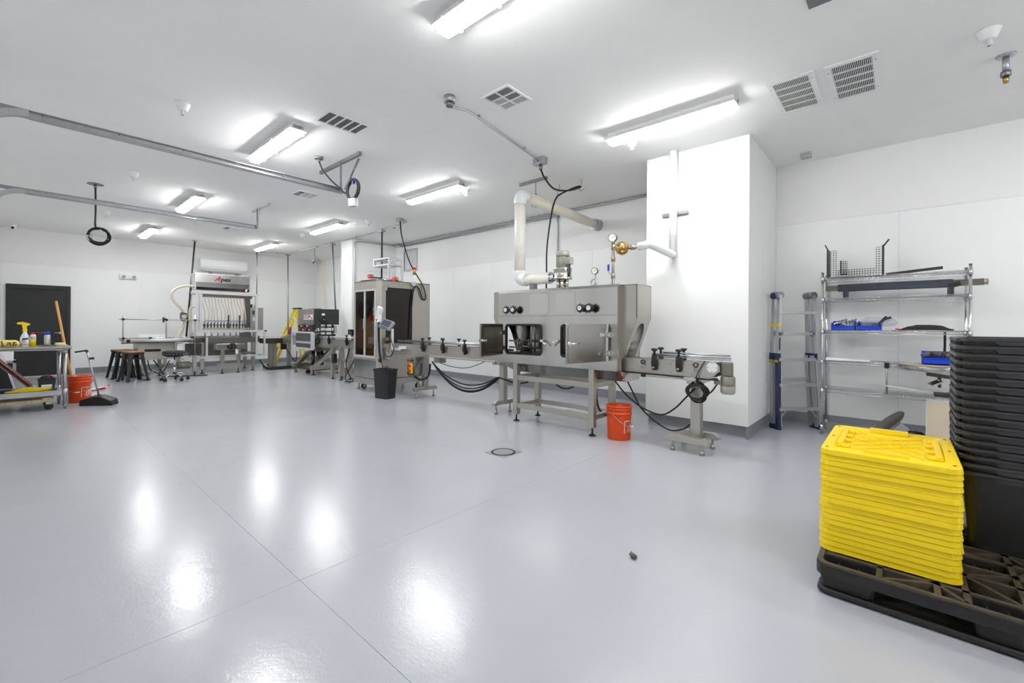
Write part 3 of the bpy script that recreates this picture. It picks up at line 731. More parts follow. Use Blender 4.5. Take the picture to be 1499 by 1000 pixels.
# window gaskets
for k, (x0, x1, z0, z1) in enumerate((W1, W2)):
    g = MB(); to3 = lambda a, b, d: (a, TY0 - .004 + d, b)
    ring_plate(g, rloop(x0 - .012, x1 + .012, z0 - .012, z1 + .012, .05), rloop(x0 + .012, x1 - .012, z0 + .012, z1 - .012, .04), to3, .03)
    g.build('window_gasket', 'black_rubber', T)
# steam pipes inside
m = MB()
for y in (4.62, 4.85):
    for z in (.99, 1.08): m.tube([(-4.15, y, z), (-2.45, y, z)], .012, 8)
for x in (-3.92, -3.75, -3.55, -3.0, -2.85, -2.65): m.cyl((x, 4.62, .8), (x, 4.62, 1.7), .014, 8).cyl((x + .04, 4.86, .8), (x + .04, 4.86, 1.7), .014, 8)
for x in (-3.97, -3.78, -3.6, -3.02, -2.8): m.bar((x, 4.6, 1.03), (x + .05, 4.56, 1.11), .02, .02).cyl((x, 4.62, .98), (x, 4.62, 1.1), .022, 8)
m.build('steam_pipes', 'stainless_bright', T)
MB().box(-4.19, -2.38, 4.63, 4.84, .88, .92).build('tunnel_belt', 'stainless_dark', T)
# doors
def tunnel_door(hx, hy, ang, width, sgn, material, label):
    """door leaf hinged at (hx, hy); ang from closed, sgn +1 leaf runs to +x when closed"""
    dx = Vector((sgn * math.cos(ang), -math.sin(ang), 0)); nn = Vector((-dx.y * sgn, dx.x * sgn, 0))
    z0, z1 = .895, 1.315
    d = MB().add([Vector((hx, hy, z)) + dx * a + nn * b for z in (z0, z1) for b in (-.012, .012) for a in (.02, width)],
                 [(0, 2, 3, 1), (4, 5, 7, 6), (0, 1, 5, 4), (2, 6, 7, 3), (0, 4, 6, 2), (1, 3, 7, 5)])
    o = d.build('door', material, T, bevel=.004, label=label)
    rim = MB(); sd = 1
    for s2 in (-1, 1):
        g = rloop(.035, width - .015, z0 + .015, z1 - .015, .035); gi = rloop(.06, width - .04, z0 + .04, z1 - .04, .025)
        ring_plate(rim, g, gi, lambda a, b, dd, s2=s2: tuple(Vector((hx, hy, b)) + dx * a + nn * (s2 * (.0125 + dd))), .006)
    rim.build('door_rim', 'stainless_dark' if sgn > 0 else material, o)
    for z in (.985, 1.195):
        h2 = MB().cyl((hx, hy - .012, z - .03), (hx, hy - .012, z + .03), .012, 8)
        h2.bar(Vector((hx, hy - .012, z)), Vector((hx, hy - .012, z)) + dx * .13 - nn * 0, .034, .034, up=nn)
        h2.box(hx - .014 + (.03 if sgn < 0 else -.03), hx + .014 + (.03 if sgn < 0 else -.03), hy - .01, hy + .022, z - .03, z + .03)
        h2.build('hinge', 'chrome', o)
    p = Vector((hx, hy, 1.105)) + dx * (width - .03); q = p - nn * .05 * sgn
    MB().cyl(p - nn * .03, p + nn * .03, .02, 10).tube([p + nn * .03, p + nn * .045 + dx * -.05, p + nn * .04 - dx * .12], .009, 6).tube([p - nn * .03, p - nn * .045 - dx * .05, p - nn * .04 - dx * .12], .009, 6).build('latch', 'chrome', o)
tunnel_door(-4.092, 4.425, math.radians(73), .65, 1, 'door_glass', 'open window door with dark glass')
tunnel_door(-2.492, 4.425, math.radians(79), .64, -1, 'stainless', 'open polished window door')
for x, s in ((-3.415, 1), (-3.185, -1)):
    MB().cyl((x, TY0, 1.1), (x, TY0 - .05, 1.1), .02, 10).tube([(x, TY0 - .05, 1.1), (x + s * .04, TY0 - .055, 1.08), (x + s * .08, TY0 - .05, 1.04)], .01, 6).build('keeper', 'chrome', T)
# access panels, gauges
for x0, x1 in ((-3.645, -3.335), (-3.222, -2.94)):
    box(x0, x1, TY0 - .004, TY0, 1.448, 1.70).build('access_panel', 'stainless_bright', T)
for x in (-3.995, -3.868, -2.817, -2.695):
    g = MB().cyl((x, TY0, 1.503), (x, TY0 - .05, 1.503), .02, 10).lathe([(.03, -.05), (.046, -.052), (.05, -.07), (.046, -.088), (.03, -.09)], (x, TY0, 1.503), 'y', 16).build('dial_knob', 'black_plastic', T)
    for k in range(8):
        a = 2 * PI * k / 8; MB().sphere((x + .048 * math.cos(a), TY0 - .07, 1.503 + .048 * math.sin(a)), .011, 6, 5).build('grip', 'black_plastic', g)
    MB().cyl((x, TY0 - .09, 1.503), (x, TY0 - .094, 1.503), .027, 14).build('dial_face', 'white_plastic', g)
    MB().cb((x, TY0 - .0955, 1.508), (.004, .002, .03), (0, .5, 0)).build('pointer', 'ink', g)
# stand
LX = (-3.9, -2.715); LY = (4.495, 4.965)
for x in LX:
    for y in LY:
        top = .79 if y < 4.7 else .68
        o = box(x - .037, x + .037, y - .037, y + .037, .095, top).build('leg', 'stainless_dull', T, bevel=.006)
        foot(MB(), x, y, .1, .045).build('foot', 'black_rubber', o)
for y in LY:
    box(LX[0] + .037, LX[1] - .037, y - .03, y + .03, .56, .625).build('beam', 'stainless_dull', T, bevel=.004)
    box(LX[0] + .037, LX[1] - .037, y - .028, y + .028, .185, .245).build('stretcher', 'stainless_dull', T, bevel=.004)
for x in LX:
    box(x - .03, x + .03, LY[0] + .037, LY[1] - .037, .56, .625).build('beam', 'stainless_dull', T, bevel=.004)
    box(x - .028, x + .028, LY[0] + .037, LY[1] - .037, .185, .245).build('stretcher', 'stainless_dull', T, bevel=.004)

# ------------------------------------------------------------------ exhaust pipe and blower
t = thing('exhaust_pipe', 'thick cream plastic exhaust pipe rising from steam tunnel and entering the wall', 'pipe', (-4.05, 4.72, 1.85))
PXc, PYc = -4.05, 4.72
MB().cyl((PXc + .1, PYc, 1.935), (-3.5, PYc, 1.935), .078, 20).build('lower_pipe', 'pvc', t)
MB().tube(bez([(PXc + .13, PYc, 1.935), (PXc + .06, PYc, 1.94), (PXc + .012, PYc, 1.975), (PXc, PYc, 2.06)], 5), .089, 20).build('elbow', 'white_plastic', t)
MB().cyl((PXc, PYc, 2.04), (PXc, PYc, 3.04), .078, 20).build('riser', 'pvc', t)
MB().tube(bez([(PXc, PYc, 3.0), (PXc - .005, PYc + .01, 3.09), (PXc - .01, PYc + .07, 3.15), (PXc - .02, PYc + .16, 3.16)], 5), .089, 20).build('elbow', 'white_plastic', t)
MB().cyl((PXc - .02, PYc + .14, 3.16), (-4.12, YW - .02, 3.115), .078, 20).build('upper_pipe', 'pvc_cream', t)
MB().cyl((-4.118, YW - .16, 3.12), (-4.12, YW - .007, 3.117), .1, 20).build('wall_sleeve', 'galvanised', t)
MB().cyl((-3.8, PYc, 1.772), (-3.8, PYc, 1.87), .055, 14).build('support_stub', 'grey_plastic', t)
t = thing('exhaust_blower', 'upright motor blower on the roof of the steam tunnel', 'motor', (-3.31, 4.72, 1.77))
m = MB()
for a in range(6): m.cyl((-3.31 + .06 * math.cos(a * PI / 3), 4.72 + .06 * math.sin(a * PI / 3), 1.772), (-3.31 + .06 * math.cos(a * PI / 3), 4.72 + .06 * math.sin(a * PI / 3), 1.9), .024, 10)
m.build('standoff', 'stainless_bright', t)
MB().lathe([(.12, 1.895), (.125, 1.9), (.125, 1.92), (.115, 1.925), (.115, 2.02), (.125, 2.025), (.125, 2.04), (.05, 2.045)], (-3.31, 4.72, 0), 'z', 22).build('fan_housing', 'stainless_bright', t)
MB().cyl((-3.43, 4.72, 1.935), (-3.52, 4.72, 1.935), .05, 16, .062).cyl((-3.49, 4.72, 1.935), (-3.515, 4.72, 1.935), .075, 16).build('outlet', 'chrome', t)
MB().cyl((-3.31, 4.72, 2.04), (-3.31, 4.72, 2.2), .075, 18).build('motor_body', 'motor_light', t)
for k in range(14):
    a = 2 * PI * k / 14; MB().cb((-3.31 + .079 * math.cos(a), 4.72 + .079 * math.sin(a), 2.12), (.014, .004, .14), (0, 0, a)).build('fin', 'motor_light', t)
MB().lathe([(.085, 2.2), (.088, 2.205), (.086, 2.25), (.07, 2.268), (.02, 2.272)], (-3.31, 4.72, 0), 'z', 18).build('fan_cover', 'motor_light', t)
MB().cb((-3.2, 4.7, 2.13), (.09, .08, .09)).build('terminal_box', 'motor_light', t, bevel=.006)
MB().tube([(-3.18, 4.69, 2.09), (-3.17, 4.68, 2.02), (-3.2, 4.7, 1.93)], .008, 6).build('lead', 'black_rubber', t)

# ------------------------------------------------------------------ steam supply: regulator, gauge, insulated pipe
t = thing('steam_regulator', 'brass pressure regulator with round gauge and blue valve handle', 'regulator', (-2.57, 4.70, 1.77))
rx, ry = -2.567, 4.70
MB().cyl((rx, ry, 1.772), (rx, ry, 2.29), .017, 10).build('pipe', 'stainless_dull', t)
for z in (1.86, 2.06, 2.2): MB().cyl((rx, ry, z), (rx, ry, z + .06), .026, 8).build('fitting', 'bronze', t)
MB().cyl((rx, ry, 2.27), (rx, ry, 2.3), .022, 8).build('fitting', 'brass', t)
MB().tube([(rx, ry - .03, 1.9), (rx - .04, ry - .03, 1.93), (rx - .045, ry - .03, 1.96)], .007, 6).build('valve_stem', 'galvanised', t)
MB().bar((rx - .045, ry - .03, 1.95), (rx - .045, ry - .03, 2.03), .026, .012, (0, 1, 0)).build('valve_handle', 'blue_plastic', t, bevel=.004)
def gauge(t, c, r):
    c = Vector(c); dv = Vector((.25, -1, 0)).normalized()
    o = MB().cyl(c, c - dv * .035, r, 22).build('gauge', 'stainless_dark', t)
    MB().cyl(c + dv * .0005, c + dv * .003, r * .86, 22).build('gauge_face', 'paper_white', o)
    m = MB(); u = Vector((-dv.y, dv.x, 0)); 
    m.bar(c + dv * .005 - u * r * .2 - Vector((0, 0, r * .1)), c + dv * .005 + u * r * .6 + Vector((0, 0, r * .4)), .004, .002, dv)
    for k in range(9):
        a = math.radians(-40 + k * 32); q = u * -math.cos(a) + Vector((0, 0, math.sin(a)))
        m.bar(c + dv * .004 + q * r * .66, c + dv * .004 + q * r * .8, .004, .001, dv)
    m.build('gauge_marks', 'ink', o)
gauge(t, (rx, ry - .02, 2.345), .052)
dv = Vector((.25, -1, 0)).normalized(); c = Vector((-2.463, 4.72, 2.212))
MB().cyl(c + dv * -.02, c + dv * .012, .082, 8).build('regulator_flange', 'brass', t)
MB().lathe([(.07, .0), (.068, .025), (.055, .055), (.03, .075), (.012, .08)], (0, 0, 0), 'z', 18).xform(Matrix.Translation(c + dv * .01) @ dv.to_track_quat('Z', 'Y').to_matrix().to_4x4()).build('regulator_dome', 'brass', t)
for k in range(8):
    a = 2 * PI * (k + .5) / 8; u = Vector((-dv.y, dv.x, 0)); q = c + (u * math.cos(a) + Vector((0, 0, math.sin(a)))) * .07
    MB().cyl(q - dv * .025, q + dv * .02, .009, 6).build('bolt', 'brass', t)
MB().cyl((rx, ry, 2.215), (-2.5, 4.72, 2.212), .018, 10).cyl((-2.44, 4.725, 2.21), (-2.22, 4.735, 2.205), .017, 10).cyl((-2.36, 4.73, 2.208), (-2.3, 4.73, 2.208), .028, 8).build('union', 'bronze', t)
t = thing('steam_gauge', 'small round gauge on a looped stem beside the regulator', 'gauge', (-2.81, 4.70, 1.77))
MB().tube(bez([(-2.79, 4.7, 1.772), (-2.79, 4.7, 1.83), (-2.83, 4.7, 1.87), (-2.87, 4.7, 1.83), (-2.83, 4.69, 1.79), (-2.8, 4.7, 1.84), (-2.81, 4.7, 1.93)], 6), .009, 6).build('pigtail', 'galvanised', t)
gauge(t, (-2.81, 4.68, 1.968), .042)
t = thing('insulated_pipe', 'white insulated steam pipe running down the pillar from the ceiling', 'pipe', (-2.15, 5.45, 2.18))
MB().cyl((-2.262, 4.735, 2.212), (-2.13, 4.74, 2.222), .046, 16).build('sleeve', 'insulation', t)
MB().tube(bez([(-2.16, 4.742, 2.22), (-2.135, 4.745, 2.22), (-2.125, 4.79, 2.22), (-2.14, 5.1, 2.21), (-2.15, 5.42, 2.2), (-2.152, 5.47, 2.205)], 5), .046, 16).build('horizontal_run', 'insulation', t)
MB().cyl((-2.15, 5.468, 2.17), (-2.15, 5.468, 3.5), .047, 18).build('riser', 'insulation', t)
MB().cyl((-2.15, 5.468, 2.93), (-2.15, 5.468, 2.935), .0485, 18).cyl((-2.15, 5.468, 2.45), (-2.15, 5.468, 2.455), .0485, 18).build('seam', 'panel_trim', t)
MB().box(-2.31, -2.11, 5.505, 5.53, 2.70, 2.74).box(-2.2, -1.98, 5.49, 5.53, 2.70, 2.735).build('strut_bracket', 'galv_dark', t)

# ------------------------------------------------------------------ conveyors
def conveyor(name, label, x0, x1, yc, zt=.94, hgt=.165, w=.24, chamfer=0., brackets=(), backs=(), rails=None, screws=True, loc=None):
    t = thing(name, label, 'conveyor', loc or ((x0 + x1) / 2, yc, 0))
    y0, y1 = yc - w / 2, yc + w / 2; zb = zt - hgt
    for y, s in ((y0, -1), (y1, 1)):
        poly = [(x0, zb), (x1 - chamfer, zb), (x1, zb + chamfer * .9), (x1, zt - chamfer * .4), (x1 - chamfer * .4, zt), (x0, zt)] if chamfer else [(x0, zb), (x1, zb), (x1, zt), (x0, zt)]
        MB().prism(poly, 'y', min(y, y - s * .008), max(y, y - s * .008)).build('side_plate', 'stainless_dull', t)
        box(x0, x1 - chamfer, y - .014 if s < 0 else y, y if s < 0 else y + .014, zb - .03, zb - .012).build('under_rail', 'stainless_dull', t)
    box(x0 + .01, x1 - .03, y0 + .03, y1 - .03, zt - .012, zt + .004).build('chain_top', 'stainless_bright', t)
    m = MB(); n = int((x1 - x0) / .09)
    for k in range(n): m.box(x0 + .03 + k * .09, x0 + .034 + k * .09, y0 + .03, y1 - .03, zt + .003, zt + .0055)
    o = m.build('chain_joints', 'stainless_dark', t); o['kind'] = 'stuff'
    box(x0 + .01, x1 - .04, y0 + .008, y1 - .008, zb + .02, zb + .03).build('return_tray', 'stainless_dark', t)
    if rails:
        for yy, zz, a, b in rails:
            MB().cyl((a, yy, zz), (b, yy, zz), .011, 8).cyl((a, yy, zz - .022), (b, yy, zz - .022), .007, 6).build('guide_rail', 'galvanised', t)
    for bx in brackets:
        yy = y0 - .02
        o = MB().prism([(yy - .03, zt + .045), (yy + .012, zt + .045), (yy + .012, zt - .03), (yy + .02, zt - .08), (yy - .004, zt - .12), (yy - .03, zt - .10), (yy - .042, zt - .03)], 'x', bx - .025, bx + .025).build('rail_bracket', 'black_plastic', t, bevel=.006)
        MB().cyl((bx, yy - .01, zt + .045), (bx, yy - .01, zt + .075), .014, 8).build('clamp', 'black_plastic', o)
        kn = MB().cyl((bx, yy - .01, zt + .075), (bx, yy - .01, zt + .1), .014, 8).lathe([(.014, .09), (.034, .1), (.036, .112), (.03, .12), (.01, .122)], (bx, yy - .01, zt), 'z', 10).build('knob', 'black_plastic', o)
        MB().cyl((bx, yy - .045, zt - .085), (bx, yy - .03, zt - .085), .012, 8).build('bolt', 'galvanised', o)
    for bx in backs:
        yy = y1 + .02
        o = MB().box(bx - .025, bx + .025, yy - .012, yy + .03, zt - .09, zt + .045).build('rail_bracket', 'black_plastic', t, bevel=.006)
        MB().cyl((bx, yy, zt + .045), (bx, yy, zt + .1), .014, 8).lathe([(.014, .09), (.034, .1), (.036, .112), (.03, .12), (.01, .122)], (bx, yy, zt), 'z', 10).build('knob', 'black_plastic', o)
    if screws:
        m = MB(); k = x0 + .15
        while k < x1 - .1:
            for z in (zb + .035, zt - .04): m.cyl((k, y0 - .006, z), (k, y0, z), .007, 6)
            k += .22
        m.build('screws', 'galv_dark', t)
    return t
def tpost(t, x, yc, top, w=.1, along='y', L=.42, zb=.13):
    box(x - w / 2, x + w / 2, yc - w / 2, yc + w / 2, zb, top).build('post', 'stainless_dull', t, bevel=.006)
    h = L / 2
    if along == 'y':
        b = MB().prism([(yc - h, zb - .0), (yc - h, zb + .03), (yc - h + .05, zb + .06), (yc + h - .05, zb + .06), (yc + h, zb + .03), (yc + h, zb)], 'x', x - .035, x + .035).build('base_beam', 'stainless_dull', t, bevel=.004)
        for yy in (yc - h + .06, yc + h - .06):
            MB().cyl((x, yy, .03), (x, yy, zb), .012, 8).cyl((x, yy, 0), (x, yy, .05), .026, 8, .02).build('foot', 'stainless_dull', b)
    return t
# entry conveyor between cabinet and tunnel
E1 = conveyor('entry_conveyor', 'stainless conveyor carrying bottles from machine cabinet into steam tunnel', -7.34, -4.30, 4.77, .945, .17,
              brackets=(-6.16, -5.62, -5.09), backs=(-6.35, -5.98, -5.55, -4.92), rails=((4.69, 1.0, -7.0, -4.5), (4.85, 1.0, -7.0, -4.5)))
tpost(E1, -6.36, 4.83, .76, .09, L=.5); tpost(E1, -4.40, 4.77, .77, .09, L=.42)
MB().box(-4.46, -4.34, 4.62, 4.92, .715, .765).build('post_bracket', 'stainless_dull', E1, bevel=.004)
MB().cyl((-4.42, 4.62, .745), (-4.42, 4.58, .745), .026, 10).build('pivot', 'stainless_bright', E1)
MB().box(-5.98, -5.82, 4.72, 4.86, .645, .74).build('drive_cover', 'grey_paint', E1, bevel=.005)
cb_ = MB().box(-6.45, -6.22, 4.51, 4.80, .42, .735).build('control_box', 'stainless', E1, bevel=.005, label='stainless switch box with red buttons')
for z, r_, c_ in ((.585, .028, 'red_plastic'), (.495, .03, 'red_plastic')):
    MB().cb((-6.34, 4.503, z), (.085, .012, .085)).build('button_plate', 'yellow_plastic', cb_)
    MB().cyl((-6.35, 4.497, z), (-6.35, 4.465, z), r_, 12).build('button', c_, cb_)
MB().cyl((-6.36, 4.51, .675), (-6.36, 4.485, .675), .014, 8).build('button', 'red_plastic', cb_)
for dx in (-.05, .05): MB().cyl((-6.36 + dx, 4.51, .675), (-6.36 + dx, 4.49, .675), .014, 8).build('switch', 'black_plastic', cb_)
MB().cb((-6.36, 4.53, .40), (.12, .05, .05)).build('cable_gland', 'galvanised', cb_)
MB().tube(bez([(-6.3, 4.56, .4), (-6.2, 4.6, .35), (-6.12, 4.68, .38), (-6.1, 4.72, .46), (-6.1, 4.74, .62)], 6), .02, 6).build('cable', 'black_rubber', cb_)
# exit conveyor
E2 = conveyor('exit_conveyor', 'short stainless exit conveyor with side motor at the wide pillar', -2.42, -1.34, 4.735, .935, .165, chamfer=.09,
              brackets=(-2.0, -1.735), backs=(-2.05, -1.79), rails=((4.66, .985, -2.06, -1.25), (4.82, 1.0, -2.0, -1.30)))
box(-1.66, -1.54, 4.6, 4.87, .70, .765).build('post_bracket', 'stainless_dull', E2, bevel=.004)
MB().box(-1.68, -1.56, 4.575, 4.62, .735, .77).build('clamp_block', 'aluminium', E2, bevel=.004)
box(-1.65, -1.55, 4.685, 4.785, .14, .71).build('post', 'stainless_dull', E2, bevel=.006)
for yy in (4.57, 4.9):
    b = MB().prism([(-1.86, .1), (-1.86, .13), (-1.81, .165), (-1.47, .165), (-1.42, .13), (-1.42, .1)], 'y', yy - .035, yy + .035).build('base_beam', 'stainless_dull', E2, bevel=.004)
    for xx in (-1.79, -1.49): MB().cyl((xx, yy, .03), (xx, yy, .1), .013, 8).cyl((xx, yy, 0), (xx, yy, .04), .026, 8, .022).build('foot', 'stainless_dull', b)
box(-1.64, -1.56, 4.605, 4.865, .1, .16).build('cross_beam', 'stainless_dull', E2)
MB().cyl((-1.41, 4.615, .885), (-1.41, 4.605, .885), .053, 22).build('end_plate', 'white_plastic', E2)
for k in range(4): MB().cyl((-1.41 + .04 * math.cos(PI / 2 * k), 4.605, .885 + .04 * math.sin(PI / 2 * k)), (-1.41 + .04 * math.cos(PI / 2 * k), 4.602, .885 + .04 * math.sin(PI / 2 * k)), .006, 6).build('screw', 'galv_dark', E2)
MB().box(-1.345, -1.25, 4.66, 4.76, .80, .94).build('gearbox', 'motor_grey', E2, bevel=.012)
MB().cyl((-1.29, 4.71, .80), (-1.29, 4.71, .84), .05, 14).lathe([(.055, .80), (.068, .79), (.068, .67), (.066, .665)], (-1.29, 4.71, 0), 'z', 18).build('motor_body', 'motor_grey', E2)
MB().lathe([(.068, .70), (.07, .695), (.069, .64), (.055, .622), (.01, .62)], (-1.29, 4.71, 0), 'z', 18).build('fan_cover', 'motor_light', E2)
MB().cb((-1.37, 4.68, .735), (.07, .06, .04)).build('terminal_box', 'motor_grey', E2)
for x in (-2.14, -1.57):
    MB().lathe([(.018, -.006), (.026, -.006), (.026, .006), (.018, .006)], (x, 4.605, .90), 'y', 12, closed=True).build('sensor_ring', 'black_plastic', E2)
    MB().tube([(x - .012, 4.605, .88), (x - .014, 4.604, .83)], .004, 5).tube([(x + .012, 4.605, .88), (x + .014, 4.604, .83)], .004, 5).build('sensor_prong', 'chrome', E2)
    MB().cb((x + .01, 4.6, .755), (.045, .04, .04)).build('sensor_clip', 'black_plastic', E2)
MB().tube([(-1.48, 4.6, .95), (-1.53, 4.59, .85), (-1.56, 4.58, .77)], .005, 5).build('sensor_lead', 'black_rubber', E2)
MB().tube([(-2.35, 4.6, .775), (-1.75, 4.6, .768), (-1.45, 4.6, .762), (-1.35, 4.62, .765)], .008, 5).build('edge_cable', 'black_rubber', E2)
t = thing('cable_coil', 'black cable coil hanging on the exit conveyor post', 'cable', (-1.57, 4.6, .5))
m = MB().tube(coil((-1.555, 4.6, .632), (1, .1, 0), (0, 0, 1), .093, 6, .06), .0085, 6)
m.tube(bez([(-1.56, 4.6, .73), (-1.5, 4.59, .66), (-1.46, 4.59, .58), (-1.5, 4.59, .53), (-1.56, 4.6, .525), (-1.5, 4.6, .58), (-1.42, 4.62, .64), (-1.375, 4.66, .72)], 6), .008, 6)
m.build('loops', 'black_rubber', t)
t = thing('slack_cable', 'pair of black cables sagging from the tunnel past the orange bucket', 'cable', (-2.1, 4.7, .2))
MB().tube(bez([(-2.56, 4.72, .66), (-2.42, 4.74, .5), (-2.22, 4.76, .36), (-2.0, 4.76, .31), (-1.83, 4.7, .40), (-1.68, 4.64, .55), (-1.58, 4.61, .66)], 7), .009, 6).build('cable', 'black_rubber', t)
MB().tube(bez([(-2.40, 4.74, .66), (-2.32, 4.76, .5), (-2.24, 4.78, .35), (-2.08, 4.79, .22), (-1.9, 4.78, .15), (-1.75, 4.75, .19), (-1.65, 4.73, .27)], 7), .009, 6).build('cable', 'black_rubber', t)
t = thing('slack_cable', 'bundle of black cables sagging under the entry conveyor', 'cable', (-5.3, 4.75, .25))
for k, dr in enumerate((.24, .3, .34, .36)):
    MB().tube(sag((-6.05, 4.74, .66), (-4.47, 4.72 + .02 * k, .52), dr), .011, 6).build('cable', 'black_rubber', t)
MB().tube(bez([(-5.9, 4.8, .64), (-5.6, 4.8, .60), (-5.25, 4.8, .60), (-4.95, 4.8, .68), (-4.8, 4.8, .74)], 6), .006, 6).build('thin_cable', 'black_rubber', t)
MB().tube(bez([(-4.46, 4.73, .52), (-4.1, 4.72, .47), (-3.9, 4.73, .5)], 6), .014, 6).build('cable', 'black_rubber', t)
t = thing('slack_cable', 'black cable loops hanging under the steam tunnel stand', 'cable', (-3.2, 4.8, .2))
MB().tube(sag((-3.55, 4.8, .58), (-3.1, 4.82, .58), .12), .011, 6).build('cable', 'black_rubber', t)
MB().tube(bez([(-2.85, 4.8, .57), (-2.84, 4.8, .4), (-2.78, 4.78, .25), (-2.6, 4.72, .2)], 6), .013, 6).build('cable', 'black_rubber', t)

# ------------------------------------------------------------------ orange buckets
def bucket(name, label, x, y, R, h, facing, bail):
    t = thing(name, label, 'bucket', (x, y, 0), local=True)
    r0 = R * .86; wall = .006
    prof = [(r0, 0), (r0 + .004, .008)]
    prof += [(R * .93, h * .72), (R * .935, h * .745), (R * 1.0, h * .75), (R * 1.0, h * .79), (R * .95, h * .80), (R * .955, h * .875), (R * .995, h * .88), (R * .995, h * .905), (R * .96, h * .91), (R * .965, h * .955), (R * 1.02, h * .96), (R * 1.02, h), (R * .955, h)]
    prof += [(R * .93, h * .8), (r0 - wall, .012), (.002, .012)]
    MB().lathe(prof, n=36).build('shell', 'orange_plastic', t)
    # bail
    a = bail; u = Vector((math.cos(a), math.sin(a), 0)); w = Vector((-u.y, u.x, 0))
    pts = []
    for k in range(17):
        q = PI * k / 16; pts.append(w * math.cos(q) * R * 1.03 + u * math.sin(q) * R * 1.12 + Vector((0, 0, h * .77 - math.sin(q) * h * .36)))
    b = MB().tube(pts, .003, 6).build('bail', 'galvanised', t)
    MB().tube(pts[7:10], .008, 8).build('grip', 'white_plastic', b)
    for s in (-1, 1): MB().cyl(w * s * R * .93 + Vector((0, 0, h * .77)), w * s * R * 1.05 + Vector((0, 0, h * .77)), .014, 8).build('bail_ear', 'orange_plastic', t)
    # printed square badge with diagonal lettering
    zc = h * .345; S = h * .235
    def warp(px, pz):
        z = zc + pz; rr = r0 + (R * .93 - r0) * z / (h * .72) + .0022; q = facing + px / rr
        return (rr * math.cos(q), rr * math.sin(q), z)
    m = MB()
    def strip(x0, z0, x1, z1, n=8):
        vs = []
        for k in range(n + 1): vs += [warp(x0 + (x1 - x0) * k / n, z0), warp(x0 + (x1 - x0) * k / n, z1)]
        m.add(vs, [(2 * k, 2 * k + 2, 2 * k + 3, 2 * k + 1) for k in range(n)])
    e = .006
    strip(-S, S - e, S, S); strip(-S, -S, S, -S + e); strip(-S, -S, -S + e, S, 1); strip(S - e, -S, S, S, 1)
    for txt, size, off in (('THE', S * .42, (-.28, .42)), ('HOME', S * .68, (-.02, .06)), ('DEPOT', S * .6, (.24, -.38))):
        ca, sa = math.cos(.72), math.sin(.72)
        letter(m, txt, size, None, (1, 0, 0), (0, 0, 1), warp=lambda px, pz: warp(ca * px * .95 - sa * pz + off[0] * S * .6, sa * px * .95 + ca * pz + off[1] * S * .75))
    m.build('printed_badge', 'paper_white', t)
    return t
B1 = bucket('bucket', 'orange plastic bucket with white badge beside the steam tunnel leg', -2.43, 4.61, .148, .385, .03, -.04)
# ------------------------------------------------------------------ labelling cabinet
C = thing('machine_cabinet', 'tall stainless labelling machine cabinet with tinted doors', 'machine', (-7.85, 5.1, 0))
AX0, AX1, AY0, AY1, AZ0, AZ1 = -8.27, -7.37, 4.5, 5.70, .13, 2.14
ch = .075
foot_poly = [(AX0, AY0), (AX1 - ch, AY0), (AX1, AY0 + ch), (AX1, AY1), (AX0, AY1)]
MB().prism(foot_poly, 'z', AZ0, .24).build('plinth', 'stainless_dull', C)
MB().prism([(AX0 + .012, AY0 + .012), (AX1 - ch, AY0 + .012), (AX1 - .012, AY0 + ch), (AX1 - .012, AY1), (AX0 + .012, AY1)], 'z', .24, .255).build('plinth_groove', 'stainless_dark', C)
m = MB().box(AX0, AX1 - ch, AY0, AY0 + .02, .255, .60); m.build('lower_door', 'stainless_h', C)
box(-7.50, -7.46, AY0 - .004, AY0, .31, .42).build('vent_slot', 'ink', C)
MB().box(AX0, AX1 - ch, AY0, AY0 + .02, .60, .645).box(AX0, AX1 - ch, AY0, AY0 + .02, 1.975, AZ1).box(AX0, -8.225, AY0, AY0 + .02, .645, 1.975).box(-7.46, AX1 - ch, AY0, AY0 + .02, .645, 1.975).build('front_frame', 'stainless_dull', C)
MB().prism([(AX1 - ch, AY0), (AX1, AY0 + ch), (AX1 - .02, AY0 + ch), (AX1 - ch, AY0 + .02)], 'z', .255, AZ1).build('corner_post', 'stainless_dull', C)
WY0, WY1, WZ0, WZ1 = 4.66, 5.27, .80, 2.01
MB().box(AX1 - .02, AX1, AY0 + ch, AY1, .255, WZ0).box(AX1 - .02, AX1, AY0 + ch, AY1, WZ1, AZ1).box(AX1 - .02, AX1, AY0 + ch, WY0, WZ0, WZ1).box(AX1 - .02, AX1, WY1, AY1, WZ0, WZ1).build('side_panel', 'stainless_dull', C)
MB().prism([(a + (.02 if a == AX0 else 0), b) for a, b in foot_poly], 'z', AZ1 - .01, AZ1 + .004).build('roof', 'stainless_dull', C)
MB().box(AX0, AX0 + .01, AY0 + .02, AY1, .255, AZ1 - .01).box(AX0, AX1, AY1 - .01, AY1, .255, AZ1 - .01).build('back_panel', 'stainless_dull', C)
box(AX1 - .012, AX1 - .006, WY0 - .01, WY1 + .01, WZ0 - .01, WZ1 + .01).build('tinted_window', 'tinted_glass', C)
for z in (2.03, .98):
    for y in (4.66, 5.29): MB().cb((AX1 + .008, y, z - .05), (.016, .04, .07)).build('window_clip', 'stainless_bright', C)
